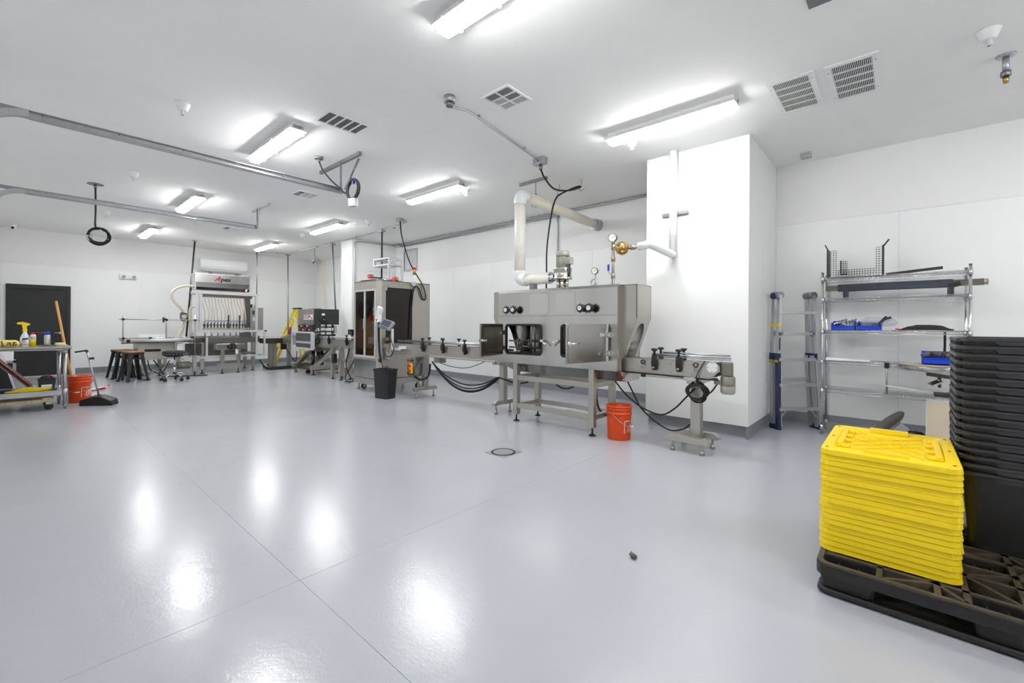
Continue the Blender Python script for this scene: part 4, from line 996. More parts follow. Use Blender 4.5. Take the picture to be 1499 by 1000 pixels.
# glazed doors
for k, (x0, x1) in enumerate(((-8.225, -7.84), (-7.84, -7.46))):
    g = box(x0 + .02, x1 - .02, AY0 - .006, AY0 + .002, .66, 1.96).build('glazed_door', 'tinted_glass2', C)
    MB().box(x0, x0 + .024, AY0 - .016, AY0 + .004, .645, 1.975).box(x1 - .024, x1, AY0 - .016, AY0 + .004, .645, 1.975).box(x0 + .024, x1 - .024, AY0 - .016, AY0 + .004, .645, .69).box(x0 + .024, x1 - .024, AY0 - .016, AY0 + .004, 1.94, 1.975).build('door_frame', 'alu_white', g)
    MB().bar((-7.84 + (-.04 if k == 0 else .03), AY0 - .045, 1.2), (-7.84 + (-.04 if k == 0 else .03), AY0 - .045, 1.4), .02, .02, (0, 1, 0)).build('door_handle', 'black_plastic' if k == 0 else 'alu_white', g)
for z in (.85, 1.3, 1.8): MB().cb((-7.45, AY0 - .012, z), (.03, .02, .06)).build('hinge', 'alu_white', C)
# inside
box(AX0 + .03, -7.5, 4.72, 4.735, .65, 1.60).build('amber_board', 'amber_panel', C)
box(AX0 + .012, AX1 - .03, AY0 + .03, AY1 - .02, .80, .83).build('machine_bed', 'stainless_dark', C)
MB().lathe([(.03, 0), (.19, 0), (.2, .02), (.19, .04), (.03, .04)], (-8.08, 4.60, 1.6), 'y', 24).build('film_reel', 'black_plastic', C)
MB().cb((-7.7, 4.64, 1.22), (.22, .12, .2)).build('drive_head', 'galv_dark', C, bevel=.01)
for x in (-7.8, -7.62): MB().cyl((x, 4.66, .83), (x, 4.66, 1.9), .016, 8).build('guide_column', 'stainless_bright', C)
MB().cb((-7.78, 4.6, 1.42), (.06, .05, .1)).build('sensor_head', 'red_plastic', C)
MB().cb((-7.75, 4.63, .98), (.2, .14, .12)).cb((-7.62, 4.68, .72), (.2, .1, .06)).build('cutter_block', 'aluminium', C, bevel=.02)
MB().cyl((-7.72, 4.66, .9), (-7.72, 4.66, .96), .05, 14).build('film_roller', 'white_plastic', C)
# outside fittings
dsc = MB().cyl((-8.42, 5.30, 1.72), (-8.40, 5.30, 1.72), .33, 30).build('supply_reel', 'stainless_dull', C)
for dz in (-.05, .05): MB().cyl((-8.42, 5.3, 1.72 + dz), (-8.62, 5.3, 1.72 + dz), .012, 8).build('reel_arm', 'galv_dark', C)
MB().cyl((-8.41, 5.30, 1.72), (-8.26, 5.30, 1.72), .04, 12).build('reel_hub', 'stainless_dark', C)
m = MB()
for zz in (2.5, 2.63):
    m.box(-8.32, -7.72, 4.95, 4.99, zz, zz + .035).box(-8.32, -7.72, 5.25, 5.29, zz, zz + .035).box(-8.32, -8.28, 4.99, 5.25, zz, zz + .035).box(-7.76, -7.72, 4.99, 5.25, zz, zz + .035)
for x in (-8.3, -7.74):
    for y in (4.97, 5.27): m.box(x - .018, x + .018, y - .018, y + .018, 2.535, 2.63)
m.build('top_frame', 'alu_white', C)
MB().box(-7.76, -7.72, 5.25, 5.29, 2.144, 2.5).box(-7.78, -7.74, 4.95, 4.99, 2.144, 2.5).build('frame_leg', 'alu_white', C)
for zz in (2.54, 2.67): MB().box(-8.2, -7.85, 5.02, 5.2, zz, zz + .02).build('roller_plate', 'black_paint', C)
MB().box(-8.15, -7.6, 4.85, 5.15, 2.144, 2.18).build('top_plate', 'black_paint', C)
MB().lathe([(.17, 2.18), (.18, 2.2), (.17, 2.22)], (-7.95, 4.98, 0), 'z', 24).build('turn_ring', 'stainless_bright', C)
MB().cb((-7.9, 4.62, 2.16), (.5, .1, .03)).build('top_bar', 'black_paint', C)
for x, y, z in ((-8.07, 4.75, 2.27), (-7.45, 4.92, 2.19)):
    o = MB().cb((x, y, z), (.09, .09, .08)).build('solenoid', 'orange_bright', C, bevel=.008)
    MB().cyl((x - .045, y, z), (x - .1, y, z + .01), .03, 10).cyl((x + .045, y, z), (x + .09, y, z), .028, 10).build('solenoid_end', 'galvanised', o)
    MB().bar((x + .08, y, z - .03), (x + .3 if x < -7.8 else x - .28, y + .05, z - .05), .03, .03).build('arm', 'black_paint', o)
# signal tower
o = MB().cyl((-7.35, 5.30, 2.15), (-7.35, 5.30, 2.3), .022, 12).build('signal_tower', 'white_plastic', C)
for z, mm in ((2.3, 'green_lens'), (2.352, 'amber_lens'), (2.404, 'red_plastic')): MB().cyl((-7.35, 5.30, z), (-7.35, 5.30, z + .048), .031, 14).build('lamp', mm, o)
MB().cyl((-7.35, 5.30, 2.452), (-7.35, 5.30, 2.47), .028, 12).build('cap', 'white_plastic', o)
MB().cyl((-7.37, 5.25, 2.11), (-7.30, 5.25, 2.11), .045, 14).build('tower_mount', 'chrome', C)
# operator terminal on an arm
o = MB().cb((-7.05, 4.48, 1.29), (.27, .06, .19), (-.6, .25, .25)).build('terminal', 'grey_plastic', C, bevel=.012, label='tilted touch-screen terminal')
R_ = Euler((-.6, .25, .25)).to_matrix()
MB().cb(Vector((-7.05, 4.48, 1.29)) + R_ @ Vector((0, -.033, .01)), (.2, .004, .12), R_).build('screen', 'screen', o)
MB().cb(Vector((-7.05, 4.48, 1.29)) + R_ @ Vector((0, -.032, -.075)), (.2, .004, .015), R_).build('key_strip', 'blue_dark', o)
MB().cyl((-7.21, 4.42, 1.34), (-7.21, 4.4, 1.37), .025, 10).build('stop_button', 'white_plastic', o)
MB().box(-6.98, -6.94, 4.52, 4.56, .86, 1.22).box(-6.98, -6.72, 4.52, 4.56, .83, .87).build('terminal_arm', 'alu_white', C, bevel=.004)
MB().tube(bez([(-7.0, 4.5, 1.15), (-6.9, 4.48, 1.0), (-6.85, 4.5, .85), (-6.95, 4.5, .72), (-7.1, 4.5, .72), (-7.25, 4.52, .85)], 7), .009, 6).build('terminal_cable', 'black_rubber', C)
MB().cb((-6.72, 4.6, .88), (.12, .08, .05)).build('mount_clamp', 'white_plastic', C)
# white control head and black hose
R_ = Euler((0, .3, .35)).to_matrix()
o = MB().prism([(-.055, -.13), (.065, -.13), (.075, 0), (.13, .12), (.03, .17), (-.045, 0)], 'y', -.035, .035).xform(Matrix.Translation((-7.28, 4.44, 1.47))).build('control_head', 'white_plastic', C, bevel=.006, label='white bent sensor head')
MB().cb((-7.26, 4.402, 1.375), (.03, .005, .035)).build('socket', 'ink', o)
MB().cyl((-7.37, 4.44, 1.38), (-7.41, 4.44, 1.385), .018, 10).build('red_button', 'red_plastic', o)
MB().tube(bez([(-7.25, 4.44, 1.34), (-7.25, 4.44, 1.1), (-7.24, 4.45, .8), (-7.2, 4.45, .64), (-7.24, 4.47, .6), (-7.32, 4.49, .63)], 6), .022, 8).build('black_hose', 'black_rubber', C)
# outfeed block on the side
MB().box(-7.37, -7.2, 4.62, 4.9, .86, .93).build('outfeed_bed', 'stainless_dull', C)
MB().cyl((-7.22, 4.6, .97), (-7.22, 4.6, 1.04), .05, 14).cyl((-7.3, 4.66, .93), (-7.3, 4.66, 1.05), .035, 12).build('outfeed_roller', 'stainless_dark', C)
MB().box(-7.36, -7.26, 4.62, 4.72, .62, .86).build('junction', 'stainless_bright', C, bevel=.01)
MB().tube(bez([(-7.3, 4.52, .62), (-7.15, 4.48, .5), (-7.02, 4.5, .52), (-6.95, 4.5, .35), (-7.05, 4.5, .25), (-7.12, 4.5, .4)], 6), .007, 6).build('loose_cable', 'black_rubber', C)
# feet and casters
for x, y in ((-8.2, 4.58), (-7.45, 4.6), (-8.2, 5.62), (-7.45, 5.62)):
    foot(MB(), x, y, .135, .05).build('foot', 'galv_dark', C)
for x, y in ((-8.08, 4.62), (-7.42, 5.45)):
    o = MB().cyl((x - .02, y, .055), (x + .02, y, .055), .055, 16).build('caster', 'black_rubber', C)
    MB().cb((x, y, .1), (.06, .05, .06)).build('caster_fork', 'galvanised', o); MB().cyl((x + .02, y, .055), (x + .026, y, .055), .035, 12).build('hub', 'galvanised', o)
# waste bin
bn = MB().rrect_ring(-.19, .19, -.135, .135, .05, [(0, .028), (.02, .026), (.48, .002), (.485, -.008), (.515, -.008), (.515, .006), (.5, .01), (.03, .034)], cap_top=True).build('waste_bin', 'black_plastic', org=(0, 0, 0))
bn.location = (-6.80, 4.30, 0); bn.rotation_euler = (0, 0, .12); ORG[bn.name] = Vector((0, 0, 0)); tag(bn, 'black rectangular waste bin standing in front of the machine cabinet', 'waste bin')
# ================================================================== PALLET CORNER
# ------------------------------------------------------------------ black plastic pallet
P = thing('plastic_pallet', 'scuffed black plastic pallet with triangular openings in its deck', 'pallet', (.3, 3.1, 0))
QX0, QX1, QY0, QY1, QT = -.305, .92, 2.60, 3.62, .155
def rim_bar(m, pts, w, z0, z1):
    for a, b in zip(pts[:-1], pts[1:]): m.bar((a[0], a[1], (z0 + z1) / 2), (b[0], b[1], (z0 + z1) / 2), w, z1 - z0)
rim = MB()
outer = rloop(QX0, QX1, QY0, QY1, .05); inner = rloop(QX0 + .022, QX1 - .022, QY0 + .022, QY1 - .022, .035)
ring_plate(rim, outer, inner, lambda a, b, d: (a, b, QT - d), .055); rim.build('deck_rim', 'pallet_scuffed', P)
sk = MB(); ring_plate(sk, rloop(QX0 - .004, QX1 + .004, QY0 - .004, QY1 + .004, .052), rloop(QX0 + .01, QX1 - .01, QY0 + .01, QY1 - .01, .04), lambda a, b, d: (a, b, QT - .012 - d), .048); sk.build('deck_skirt', 'pallet_black', P)
# ribs: a grid crossed by diagonals, leaving triangular pockets
gx = [QX0 + .02, QX0 + .235, QX0 + .43, (QX0 + QX1) / 2 - .09, (QX0 + QX1) / 2 + .09, QX1 - .43, QX1 - .235, QX1 - .02]
gy = [QY0 + .02, QY0 + .135, QY0 + .32, (QY0 + QY1) / 2 - .07, (QY0 + QY1) / 2 + .07, QY1 - .32, QY1 - .135, QY1 - .02]
def rib(a, b, w=.022):
    MB().bar((a[0], a[1], QT - .024), (b[0], b[1], QT - .024), w, .045).build('rib', 'pallet_scuffed', P)
for x in gx[1:-1]: rib((x, gy[0]), (x, gy[-1]))
for y in gy[1:-1]: rib((gx[0], y), (gx[-1], y))
for i in range(len(gx) - 1):
    for j in range(len(gy) - 1):
        corner = (i in (0, 3, 6)) and (j in (0, 3, 6))
        if corner: continue
        if (i + j) % 2: rib((gx[i], gy[j]), (gx[i + 1], gy[j + 1]), .018)
        else: rib((gx[i + 1], gy[j]), (gx[i], gy[j + 1]), .018)
# nine hollow feet and the runners below
for i in (0, 3, 6):
    for j in (0, 3, 6):
        x0, x1, y0, y1 = gx[i] - (.015 if i == 0 else 0), gx[i + 1] + (.015 if i == 6 else 0), gy[j] - (.015 if j == 0 else 0), gy[j + 1] + (.015 if j == 6 else 0)
        f = MB(); zs = [(.03, .012), (.145, .0)]
        f.rrect_ring(x0, x1, y0, y1, .03, [(.03, .014), (.145, 0), (.145, .012), (.06, .024)], cap_top=True, cap_bot=True)
        o = f.build('foot_block', 'pallet_black', P)
        for k in (1, 2): box(x0 + (x1 - x0) * k / 3 - .004, x0 + (x1 - x0) * k / 3 + .004, y0 + .014, y1 - .014, .06, .125).build('web', 'pallet_black', o)
for j in (0, 3, 6):
    y0, y1 = gy[j] - .012, gy[j + 1] + .012
    MB().rrect_ring(QX0 + .0, QX1 - .0, y0 - (.01 if j == 0 else 0), y1, .04, [(0, .012), (.012, 0), (.03, .002), (.034, .012)]).build('runner', 'pallet_black', P, bevel=.004)
for i in (0, 6):
    MB().rrect_ring(gx[i] - .012, gx[i + 1] + .012, QY0 + .02, QY1 - .02, .04, [(.001, .012), (.012, 0), (.03, .002), (.033, .012)]).build('cross_runner', 'pallet_black', P)
# ------------------------------------------------------------------ yellow lids
LXc, LYc = -.05, 3.135; LW, LD = .265, .375          # half sizes
N_L = 19; STEP = .0272
def lid_mesh():
    m = MB()
    m.rrect_ring(-LW, LW, -LD, LD, .055, [(0.0002, .008), (.0006, .0), (.0235, .0035), (.0262, .006), (.0268, .022)], cap_top=False, cap_bot=True)
    m.rrect_ring(-LW, LW, -LD, LD, .055, [(.0268, .022), (.0268, .05), (.016, .06)], cap_bot=False, cap_top=True)
    return m
lid0 = lid_mesh().build('tote_cover', 'yellow_plastic', org=(0, 0, 0))
lid0.location = (LXc, LYc, QT)
tag(lid0, 'yellow plastic tote lid in the stack on the pallet', 'lid', 'yellow tote lids stacked on the pallet')
rl = random.Random(3)
for k in range(1, N_L):
    o = lid0.copy(); col.objects.link(o)
    o.location = (LXc + rl.uniform(-.003, .003), LYc + rl.uniform(-.003, .003), QT + k * STEP); o.rotation_euler = (0, 0, rl.uniform(-.006, .006))
    if k == N_L - 1: topl = o
topl['label'] = 'topmost yellow tote lid with raised ribs and red-edged hasp holes'; topl.rotation_euler = (0, 0, 0); topl.location = (LXc, LYc, QT + (N_L - 1) * STEP)
ORG[topl.name] = Vector((0, 0, 0))
topl.data = lid0.data
zt_ = .016
for s in (-1, 1):       # stepped end bars and corner blocks
    MB().rrect_ring(s * (LW - .072) - .016, s * (LW - .072) + .016, -.22, .22, .01, [(zt_, 0), (zt_ + .022, .004)]).build('side_ridge', 'yellow_plastic', topl, bevel=.003)
    for y in (-.2, -.07, .07, .2): MB().cb((s * (LW - .098), y, zt_ + .008), (.035, .05, .016)).build('hinge_step', 'yellow_plastic', topl, bevel=.004)
    MB().rrect_ring(-.09, .09, s * (LD - .062) - .02, s * (LD - .062) + .02, .008, [(zt_, 0), (zt_ + .026, .004)]).build('end_ridge', 'yellow_plastic', topl, bevel=.003)
    for y in (-.31, 0, .31): MB().cb((s * (LW - .028), y, .0272), (.012, .02, .002)).build('hasp_hole', 'ink_red', topl)
for k in range(-3, 4):  # diagonal lattice
    for s in (-1, 1):
        a, b = k * .105, .16
        p0 = Vector((-.14, a - s * .14, zt_ + .002)); p1 = Vector((.14, a + s * .14, zt_ + .002))
        if max(abs(p0.y), abs(p1.y)) < .33: MB().bar(p0, p1, .007, .009).build('lattice_rib', 'yellow_plastic', topl)
# ------------------------------------------------------------------ black totes
def tote_mesh():
    m = MB(); L, D = .395, .265
    m.rrect_ring(-L, L, -D, D, .075, [(0, .055), (.03, .05), (.384, .024), (.385, 0), (.389, -.002), (.401, -.001), (.405, .004), (.405, .016), (.39, .026), (.04, .06)], cap_top=True)
    return m
TX, TY = .615, 3.515; HX, HY = .395, .265
t0 = thing('tote', 'black plastic tote at the bottom of the stack standing on the pallet', 'tote', (TX, TY, QT), group='black totes nested in a stack', local=True)
tote_mesh().build('tub', 'tote_black', t0)
def tote_band(t):
    """deeper skirt on the long sides with the stepped corner, and handle lip pieces on the ends"""
    for s in (-1, 1):
        y = s * (HY + .0015)
        m = MB(); m.prism([(-HX + .135, .3865), (HX - .135, .3865), (HX - .15, .368), (-HX + .15, .368)], 'y', min(y, y - s * .022), max(y, y - s * .022)); m.build('skirt', 'tote_black', t)
    for s in (-1, 1):
        for yy in (-.14, -.05, .05, .14):
            box(s * (HX + .001), s * (HX - .02), yy - .012, yy + .012, .366, .388).build('handle_web', 'tote_black', t)
tote_band(t0)
N_T = 17; TS = .0405
for k in range(1, N_T):
    dup(t0, (TX + rl.uniform(-.002, .002), TY + rl.uniform(-.002, .002), QT + k * TS), label='black plastic tote nested in the tall stack on the pallet')
dup(t0, (TX, TY, QT + N_T * TS), label='topmost black tote of the nested stack on the pallet')

# ================================================================== WIRE SHELVING
S = thing('wire_shelving', 'chrome wire shelving unit with six shelves against the wall', 'shelf', (-.1, 6.7, 0))
SX0, SX1, SY0, SY1 = -.715, .535, 6.50, 6.90
for x in (SX0, SX1):
    for y in (SY0, SY1):
        o = MB().cyl((x, y, .03), (x, y, 1.95), .0135, 12).build('post', 'chrome', S)
        MB().cyl((x, y, 0), (x, y, .03), .02, 10, .014).cyl((x, y, 1.95), (x, y, 1.962), .015, 10).build('post_cap', 'galv_dark', o)
ZS = (.10, .54, .89, 1.255, 1.645, 1.895)
def wire_shelf(z):
    o = MB()
    for y in (SY0, SY1):
        o.cyl((SX0, y, z), (SX1, y, z), .0035, 6).cyl((SX0, y, z - .03), (SX1, y, z - .03), .0035, 6)
    for x in (SX0, SX1):
        o.cyl((x, SY0, z), (x, SY1, z), .0035, 6).cyl((x, SY0, z - .03), (x, SY1, z - .03), .0035, 6)
    fr = o.build('shelf_frame', 'chrome', S)
    m = MB()
    for y in (SY0, SY1):
        n = 44; pts = [(SX0 + .01 + (SX1 - SX0 - .02) * k / n, y, z - (0 if k % 2 else .03)) for k in range(n + 1)]; m.tube(pts, .0022, 4)
    for x in (SX0, SX1):
        n = 14; pts = [(x, SY0 + .01 + (SY1 - SY0 - .02) * k / n, z - (0 if k % 2 else .03)) for k in range(n + 1)]; m.tube(pts, .0022, 4)
    m.build('truss_wire', 'chrome', fr)
    m = MB(); n = 46
    for k in range(1, n): m.cyl((SX0 + (SX1 - SX0) * k / n, SY0, z + .004), (SX0 + (SX1 - SX0) * k / n, SY1, z + .004), .002, 4, caps=False)
    for y in (SY0 + .1, SY0 + .2, SY0 + .3): m.cyl((SX0, y, z - .002), (SX1, y, z - .002), .003, 5, caps=False)
    m.build('deck_wires', 'chrome', fr)
    for x in (SX0, SX1):
        for y in (SY0, SY1): MB().cyl((x, y, z - .045), (x, y, z + .012), .021, 12, .018).build('collar', 'chrome', fr)
for z in ZS: wire_shelf(z)
# things on the shelves
t = thing('wire_basket', 'black wire mesh rack with upright ends on the top shelf', 'rack', (-.45, 6.7, 1.905))
def mesh_panel(m, o, u, v, nu, nv, du, dv):
    o = Vector(o); u = Vector(u); v = Vector(v)
    for i in range(nu + 1): m.cyl(o + u * i * du, o + u * i * du + v * nv * dv, .0022, 4)
    for j in range(nv + 1): m.cyl(o + v * j * dv, o + v * j * dv + u * nu * du, .0022, 4)
for x0, nu in ((-.665, 3), (-.215, 2)):
    m = MB(); mesh_panel(m, (x0, 6.55, 1.902), (1, 0, 0), (0, 0, 1), nu, 12, .026, .0265); m.build('end_mesh', 'black_paint', t)
m = MB(); mesh_panel(m, (-.587, 6.55, 1.902), (1, 0, 0), (0, 0, 1), 15, 3, .0248, .026); m.build('low_mesh', 'black_paint', t)
m = MB(); mesh_panel(m, (-.665, 6.55, 1.9025), (1, 0, 0), (0, 1, 0), 19, 8, .0265, .026); m.build('floor_mesh', 'black_paint', t)
m = MB(); mesh_panel(m, (-.54, 6.60, 1.94), (1, 0, 0), (0, 0, 1), 3, 6, .018, .025); m.build('pocket_mesh', 'black_paint', t)
MB().bar((-.545, 6.59, 1.93), (-.545, 6.59, 2.1), .02, .012).bar((-.545, 6.58, 1.93), (-.48, 6.58, 1.93), .02, .012).build('pocket_edge', 'black_paint', t)
for x, dx in ((-.67, -.035), (-.155, .05)):
    MB().box(x - .008, x + .008, 6.52, 6.74, 1.902, 2.24).build('end_plate', 'black_paint', t, bevel=.003)
    MB().bar((x, 6.63, 2.235), (x + dx, 6.63, 2.31), .05, .012, (1, 0, 0)).build('tab', 'black_paint', t)
t = thing('metal_bar', 'long dark flat bar lying tilted on the top shelf', 'bar', (.0, 6.62, 1.91))
MB().bar((-.13, 6.6, 1.905), (.335, 6.58, 1.945), .03, .012, (0, 1, 0)).build('bar', 'black_paint', t)
MB().bar((-.12, 6.62, 1.9025), (.335, 6.6, 1.935), .06, .006).build('flange', 'black_paint', t)
t = thing('wrapped_beam', 'long steel bar wrapped in dark grey cloth under the top shelf', 'bar', (-.1, 6.6, 1.655))
MB().bar((-.70, 6.72, 1.775), (.64, 6.6, 1.775), .07, .065).build('bar', 'stainless_dark', t)
w = MB().bar((-.58, 6.705, 1.775), (.42, 6.62, 1.775), .085, .085).build('cloth_wrap', 'blue_grey_cloth', t, bevel=.01)
for x in (-.5, -.3, -.2, .02, .1, .3): MB().bar((x, 6.6 + (.42 - x) * .085 - .02, 1.818), (x + .04, 6.6 + (.42 - x) * .085 - .022, 1.732), .008, .004, (0, 1, 0)).build('strap', 'black_rubber', w)
MB().bar((.38, 6.59, 1.74), (.47, 6.585, 1.77), .05, .05).build('knot', 'black_rubber', t)
MB().cyl((.6, 6.6, 1.775), (.67, 6.595, 1.775), .03, 12).build('end_fitting', 'bronze', t)
for k in (-.5, .4): MB().box(k - .02, k + .02, 6.55, 6.8, 1.652, 1.735).build('support_block', 'black_paint', t)
def bin_(name, label, x0, x1, y0, y1, z, h):
    t = thing(name, label, 'parts bin', ((x0 + x1) / 2, (y0 + y1) / 2, z))
    m = MB().box(x0, x1, y0, y1, z, z + .006).box(x0, x1, y1 - .006, y1, z, z + h).box(x0, x0 + .006, y0, y1, z, z + h * .85).box(x1 - .006, x1, y0, y1, z, z + h * .85).box(x0, x1, y0, y0 + .006, z, z + h * .5)
    m.build('tray', 'blue_plastic', t); MB().box(x0 - .004, x1 + .004, y0 - .01, y0 + .004, z + h * .42, z + h * .5).build('front_lip', 'blue_plastic', t)
    return t
zz = 1.262
bin_('parts_bin', 'blue parts bin of metal tubes beside the clear plastic bag', -.63, -.40, 6.52, 6.74, zz, .11)
m = [(-.6 + .03 * k, 6.58 + .03 * (k % 3)) for k in range(6)]
for k, (x, y) in enumerate(m):
    o = MB().cyl((x - .03, y, zz + .05), (x + .05, y + .04, zz + .11 + .012 * (k % 3)), .012, 8).build('tube_piece', 'stainless_bright'); tag(o, 'short steel tube piece lying in the blue parts bin', 'tube', 'steel tubes in the parts bin')
for k in range(4):
    o = MB().cyl((-.5 + .025 * k, 6.57, zz + .03), (-.495 + .025 * k, 6.6, zz + .1), .012, 8).build('spacer', 'galvanised'); tag(o, 'short upright metal spacer beside the tubes in the blue bin', 'spacer', 'metal spacers in the parts bin')
bin_('parts_bin', 'blue parts bin under the clear plastic bag of fittings', -.385, -.165, 6.52, 6.74, zz, .11)
m = MB(); rr = random.Random(5)
g = MB().rrect_ring(-.37, -.02, 6.56, 6.76, .06, [(zz + .05, .03), (zz + .09, 0), (zz + .13, .03), (zz + .155, .07)]); tag(g.build('plastic_bag', 'bag_plastic'), 'crumpled clear plastic bag of fittings over the blue bins', 'bag')
t = thing('black_fittings', 'dark handles and fittings heaped in the blue bin', 'fittings', (-.25, 6.62, zz + .01))
MB().cb((-.3, 6.6, zz + .07), (.1, .05, .05), (.1, .2, .3)).build('block', 'grey_plastic', t, bevel=.01)
MB().bar((-.2, 6.57, zz + .06), (-.12, 6.56, zz + .16), .035, .03).build('handle', 'black_paint', t, bevel=.006); MB().bar((-.16, 6.56, zz + .12), (-.08, 6.56, zz + .15), .03, .025).build('handle', 'black_paint', t)
MB().cb((-.22, 6.56, zz + .05), (.06, .04, .05)).build('fitting', 'green_lens', t, bevel=.008)
t = thing('jumper_cable', 'black cable with red clip coiled flat on the shelf', 'cable', (.2, 6.6, zz))
for k in range(5):
    MB().tube(bez([(-.02 + .04 * k, 6.54, zz + .012), (.12, 6.52 + .02 * k, zz + .02 + .009 * k), (.32, 6.56 + .02 * k, zz + .02 + .008 * k), (.42 - .01 * k, 6.64, zz + .014), (.3, 6.72 - .01 * k, zz + .016 + .008 * k), (.1, 6.7 - .02 * k, zz + .016 + .008 * k), (.0, 6.62, zz + .012)], 6), .009, 6).build('loop', 'black_rubber', t)
MB().bar((-.045, 6.52, zz + .02), (.0, 6.52, zz + .012), .02, .014).build('red_clip', 'red_plastic', t)
MB().box(-.08, .52, 6.51, 6.56, zz - .002, zz + .003).build('tray_edge', 'black_paint', t)
zz = .897
t = MB().prism([(-.68, zz), (-.27, zz), (-.27, zz + .012), (-.6, zz + .03), (-.68, zz + .03)], 'y', 6.52, 6.72).build('white_board', 'white_plastic', bevel=.003); tag(t, 'flat white plastic board on the shelf below the blue bins', 'board')
t = thing('guide_post', 'steel post with black clamp hanging through the middle shelf', 'clamp', (-.115, 6.48, .55))
MB().cyl((-.115, 6.485, .55), (-.115, 6.485, .89), .01, 8).build('post', 'stainless_dull', t)
MB().cb((-.115, 6.485, .87), (.045, .045, .06)).build('clamp', 'black_plastic', t, bevel=.005)
MB().cyl((-.1, 6.47, .86), (.02, 6.47, .87), .008, 6).build('arm', 'stainless_bright', t)
t = thing('disc_table', 'round steel disc plate with brackets lying on the middle shelf', 'machine part', (.3, 6.5, .9))
MB().cyl((.3, 6.45, .885), (.3, 6.45, .905), .32, 36).build('disc', 'cream_board', t)
MB().lathe([(.315, .85), (.32, .85), (.32, .905), (.315, .905)], (.3, 6.45, 0), 'z', 36, closed=True).build('rim', 'stainless_bright', t)
MB().cb((.33, 6.3, .80), (.26, .2, .025), (0, .12, 0)).build('plate', 'stainless_dark', t)
MB().cyl((.3, 6.3, .68), (.3, 6.3, .8), .015, 8).cb((.27, 6.28, .73), (.1, .08, .012), (.2, -.5, .3)).build('bracket', 'stainless_bright', t)
MB().bar((-.14, 6.47, .645), (.27, 6.43, .61), .012, .035, (0, 1, 0)).build('white_strip', 'white_plastic', t)
MB().cb((.4, 6.3, .61), (.28, .2, .03)).build('lower_plate', 'black_paint', t)
MB().cb((.37, 6.25, .865), (.1, .05, .02)).build('white_pad', 'white_plastic', t, bevel=.008)
zz = .915
bin_('parts_bin', 'blue bin of dark hinges sitting on the disc plate', .17, .47, 6.36, 6.58, zz, .13)
t = thing('hinge_pile', 'pile of dark hinges heaped in the blue bin', 'hinges', (.32, 6.46, zz + .02))
rr = random.Random(8)
for k in range(9): MB().cb((.2 + .03 * k, 6.44 + .03 * (k % 3), zz + .09 + .02 * (k % 2)), (.075, .03, .035), (0, rr.uniform(-.3, .3), rr.uniform(-.5, .5))).build('hinge', 'stainless_dark', t, bevel=.004)
MB().tube([(.36, 6.7, 1.26), (.36, 6.69, 1.1), (.355, 6.66, 1.0)], .011, 6).build('hanging_strap', 'black_rubber', t)
t = thing('leaning_panel', 'cream metal panel with white edge leaning on the shelving', 'panel', (.36, 6.15, 0))
MB().box(.20, .62, 6.12, 6.135, .0, .56).build('sheet', 'cream_board', t); MB().box(.195, .205, 6.115, 6.14, 0, .565).box(.195, .62, 6.115, 6.14, .555, .57).build('edge', 'alu_white', t)
t = thing('disc_fan', 'grey metal disc on a bracket lying on the floor shelf', 'machine part', (-.1, 6.4, 0))
R_ = Euler((0, -.85, .18)).to_matrix()
MB().lathe([(.01, 0), (.23, 0), (.235, .006), (.23, .014), (.01, .014)], (0, 0, 0), 'z', 30).xform(Matrix.Translation((-.12, 6.30, .21)) @ R_.to_4x4()).build('disc', 'stainless_dark', t)
MB().cb((-.02, 6.28, .2), (.15, .14, .1), R_).build('bracket', 'galvanised', t, bevel=.004)
MB().bar((-.12, 6.25, .03), (.06, 6.28, .2), .03, .03).build('arm', 'galvanised', t)
MB().cb((-.04, 6.28, .06), (.2, .16, .1)).build('base', 'galv_dark', t)
t = thing('cable_heap', 'heap of black cables beside the grey disc on the floor', 'cable', (.1, 6.32, 0))
for k in range(6):
    MB().tube(bez([(.02, 6.26 + .01 * k, .15 - .02 * k), (.08 + .02 * k, 6.24, .2 - .02 * k), (.17, 6.28 + .02 * k, .19 - .025 * k), (.2, 6.33, .1), (.14 + .01 * k, 6.36, .05), (.05, 6.3, .03 + .01 * k), (.1, 6.24, .06), (.25, 6.24 + .01 * k, .012)], 6), .011, 6).build('loop', 'black_rubber', t)
MB().cb((.05, 6.25, .17), (.05, .05, .05)).build('plug', 'black_plastic', t, bevel=.006)

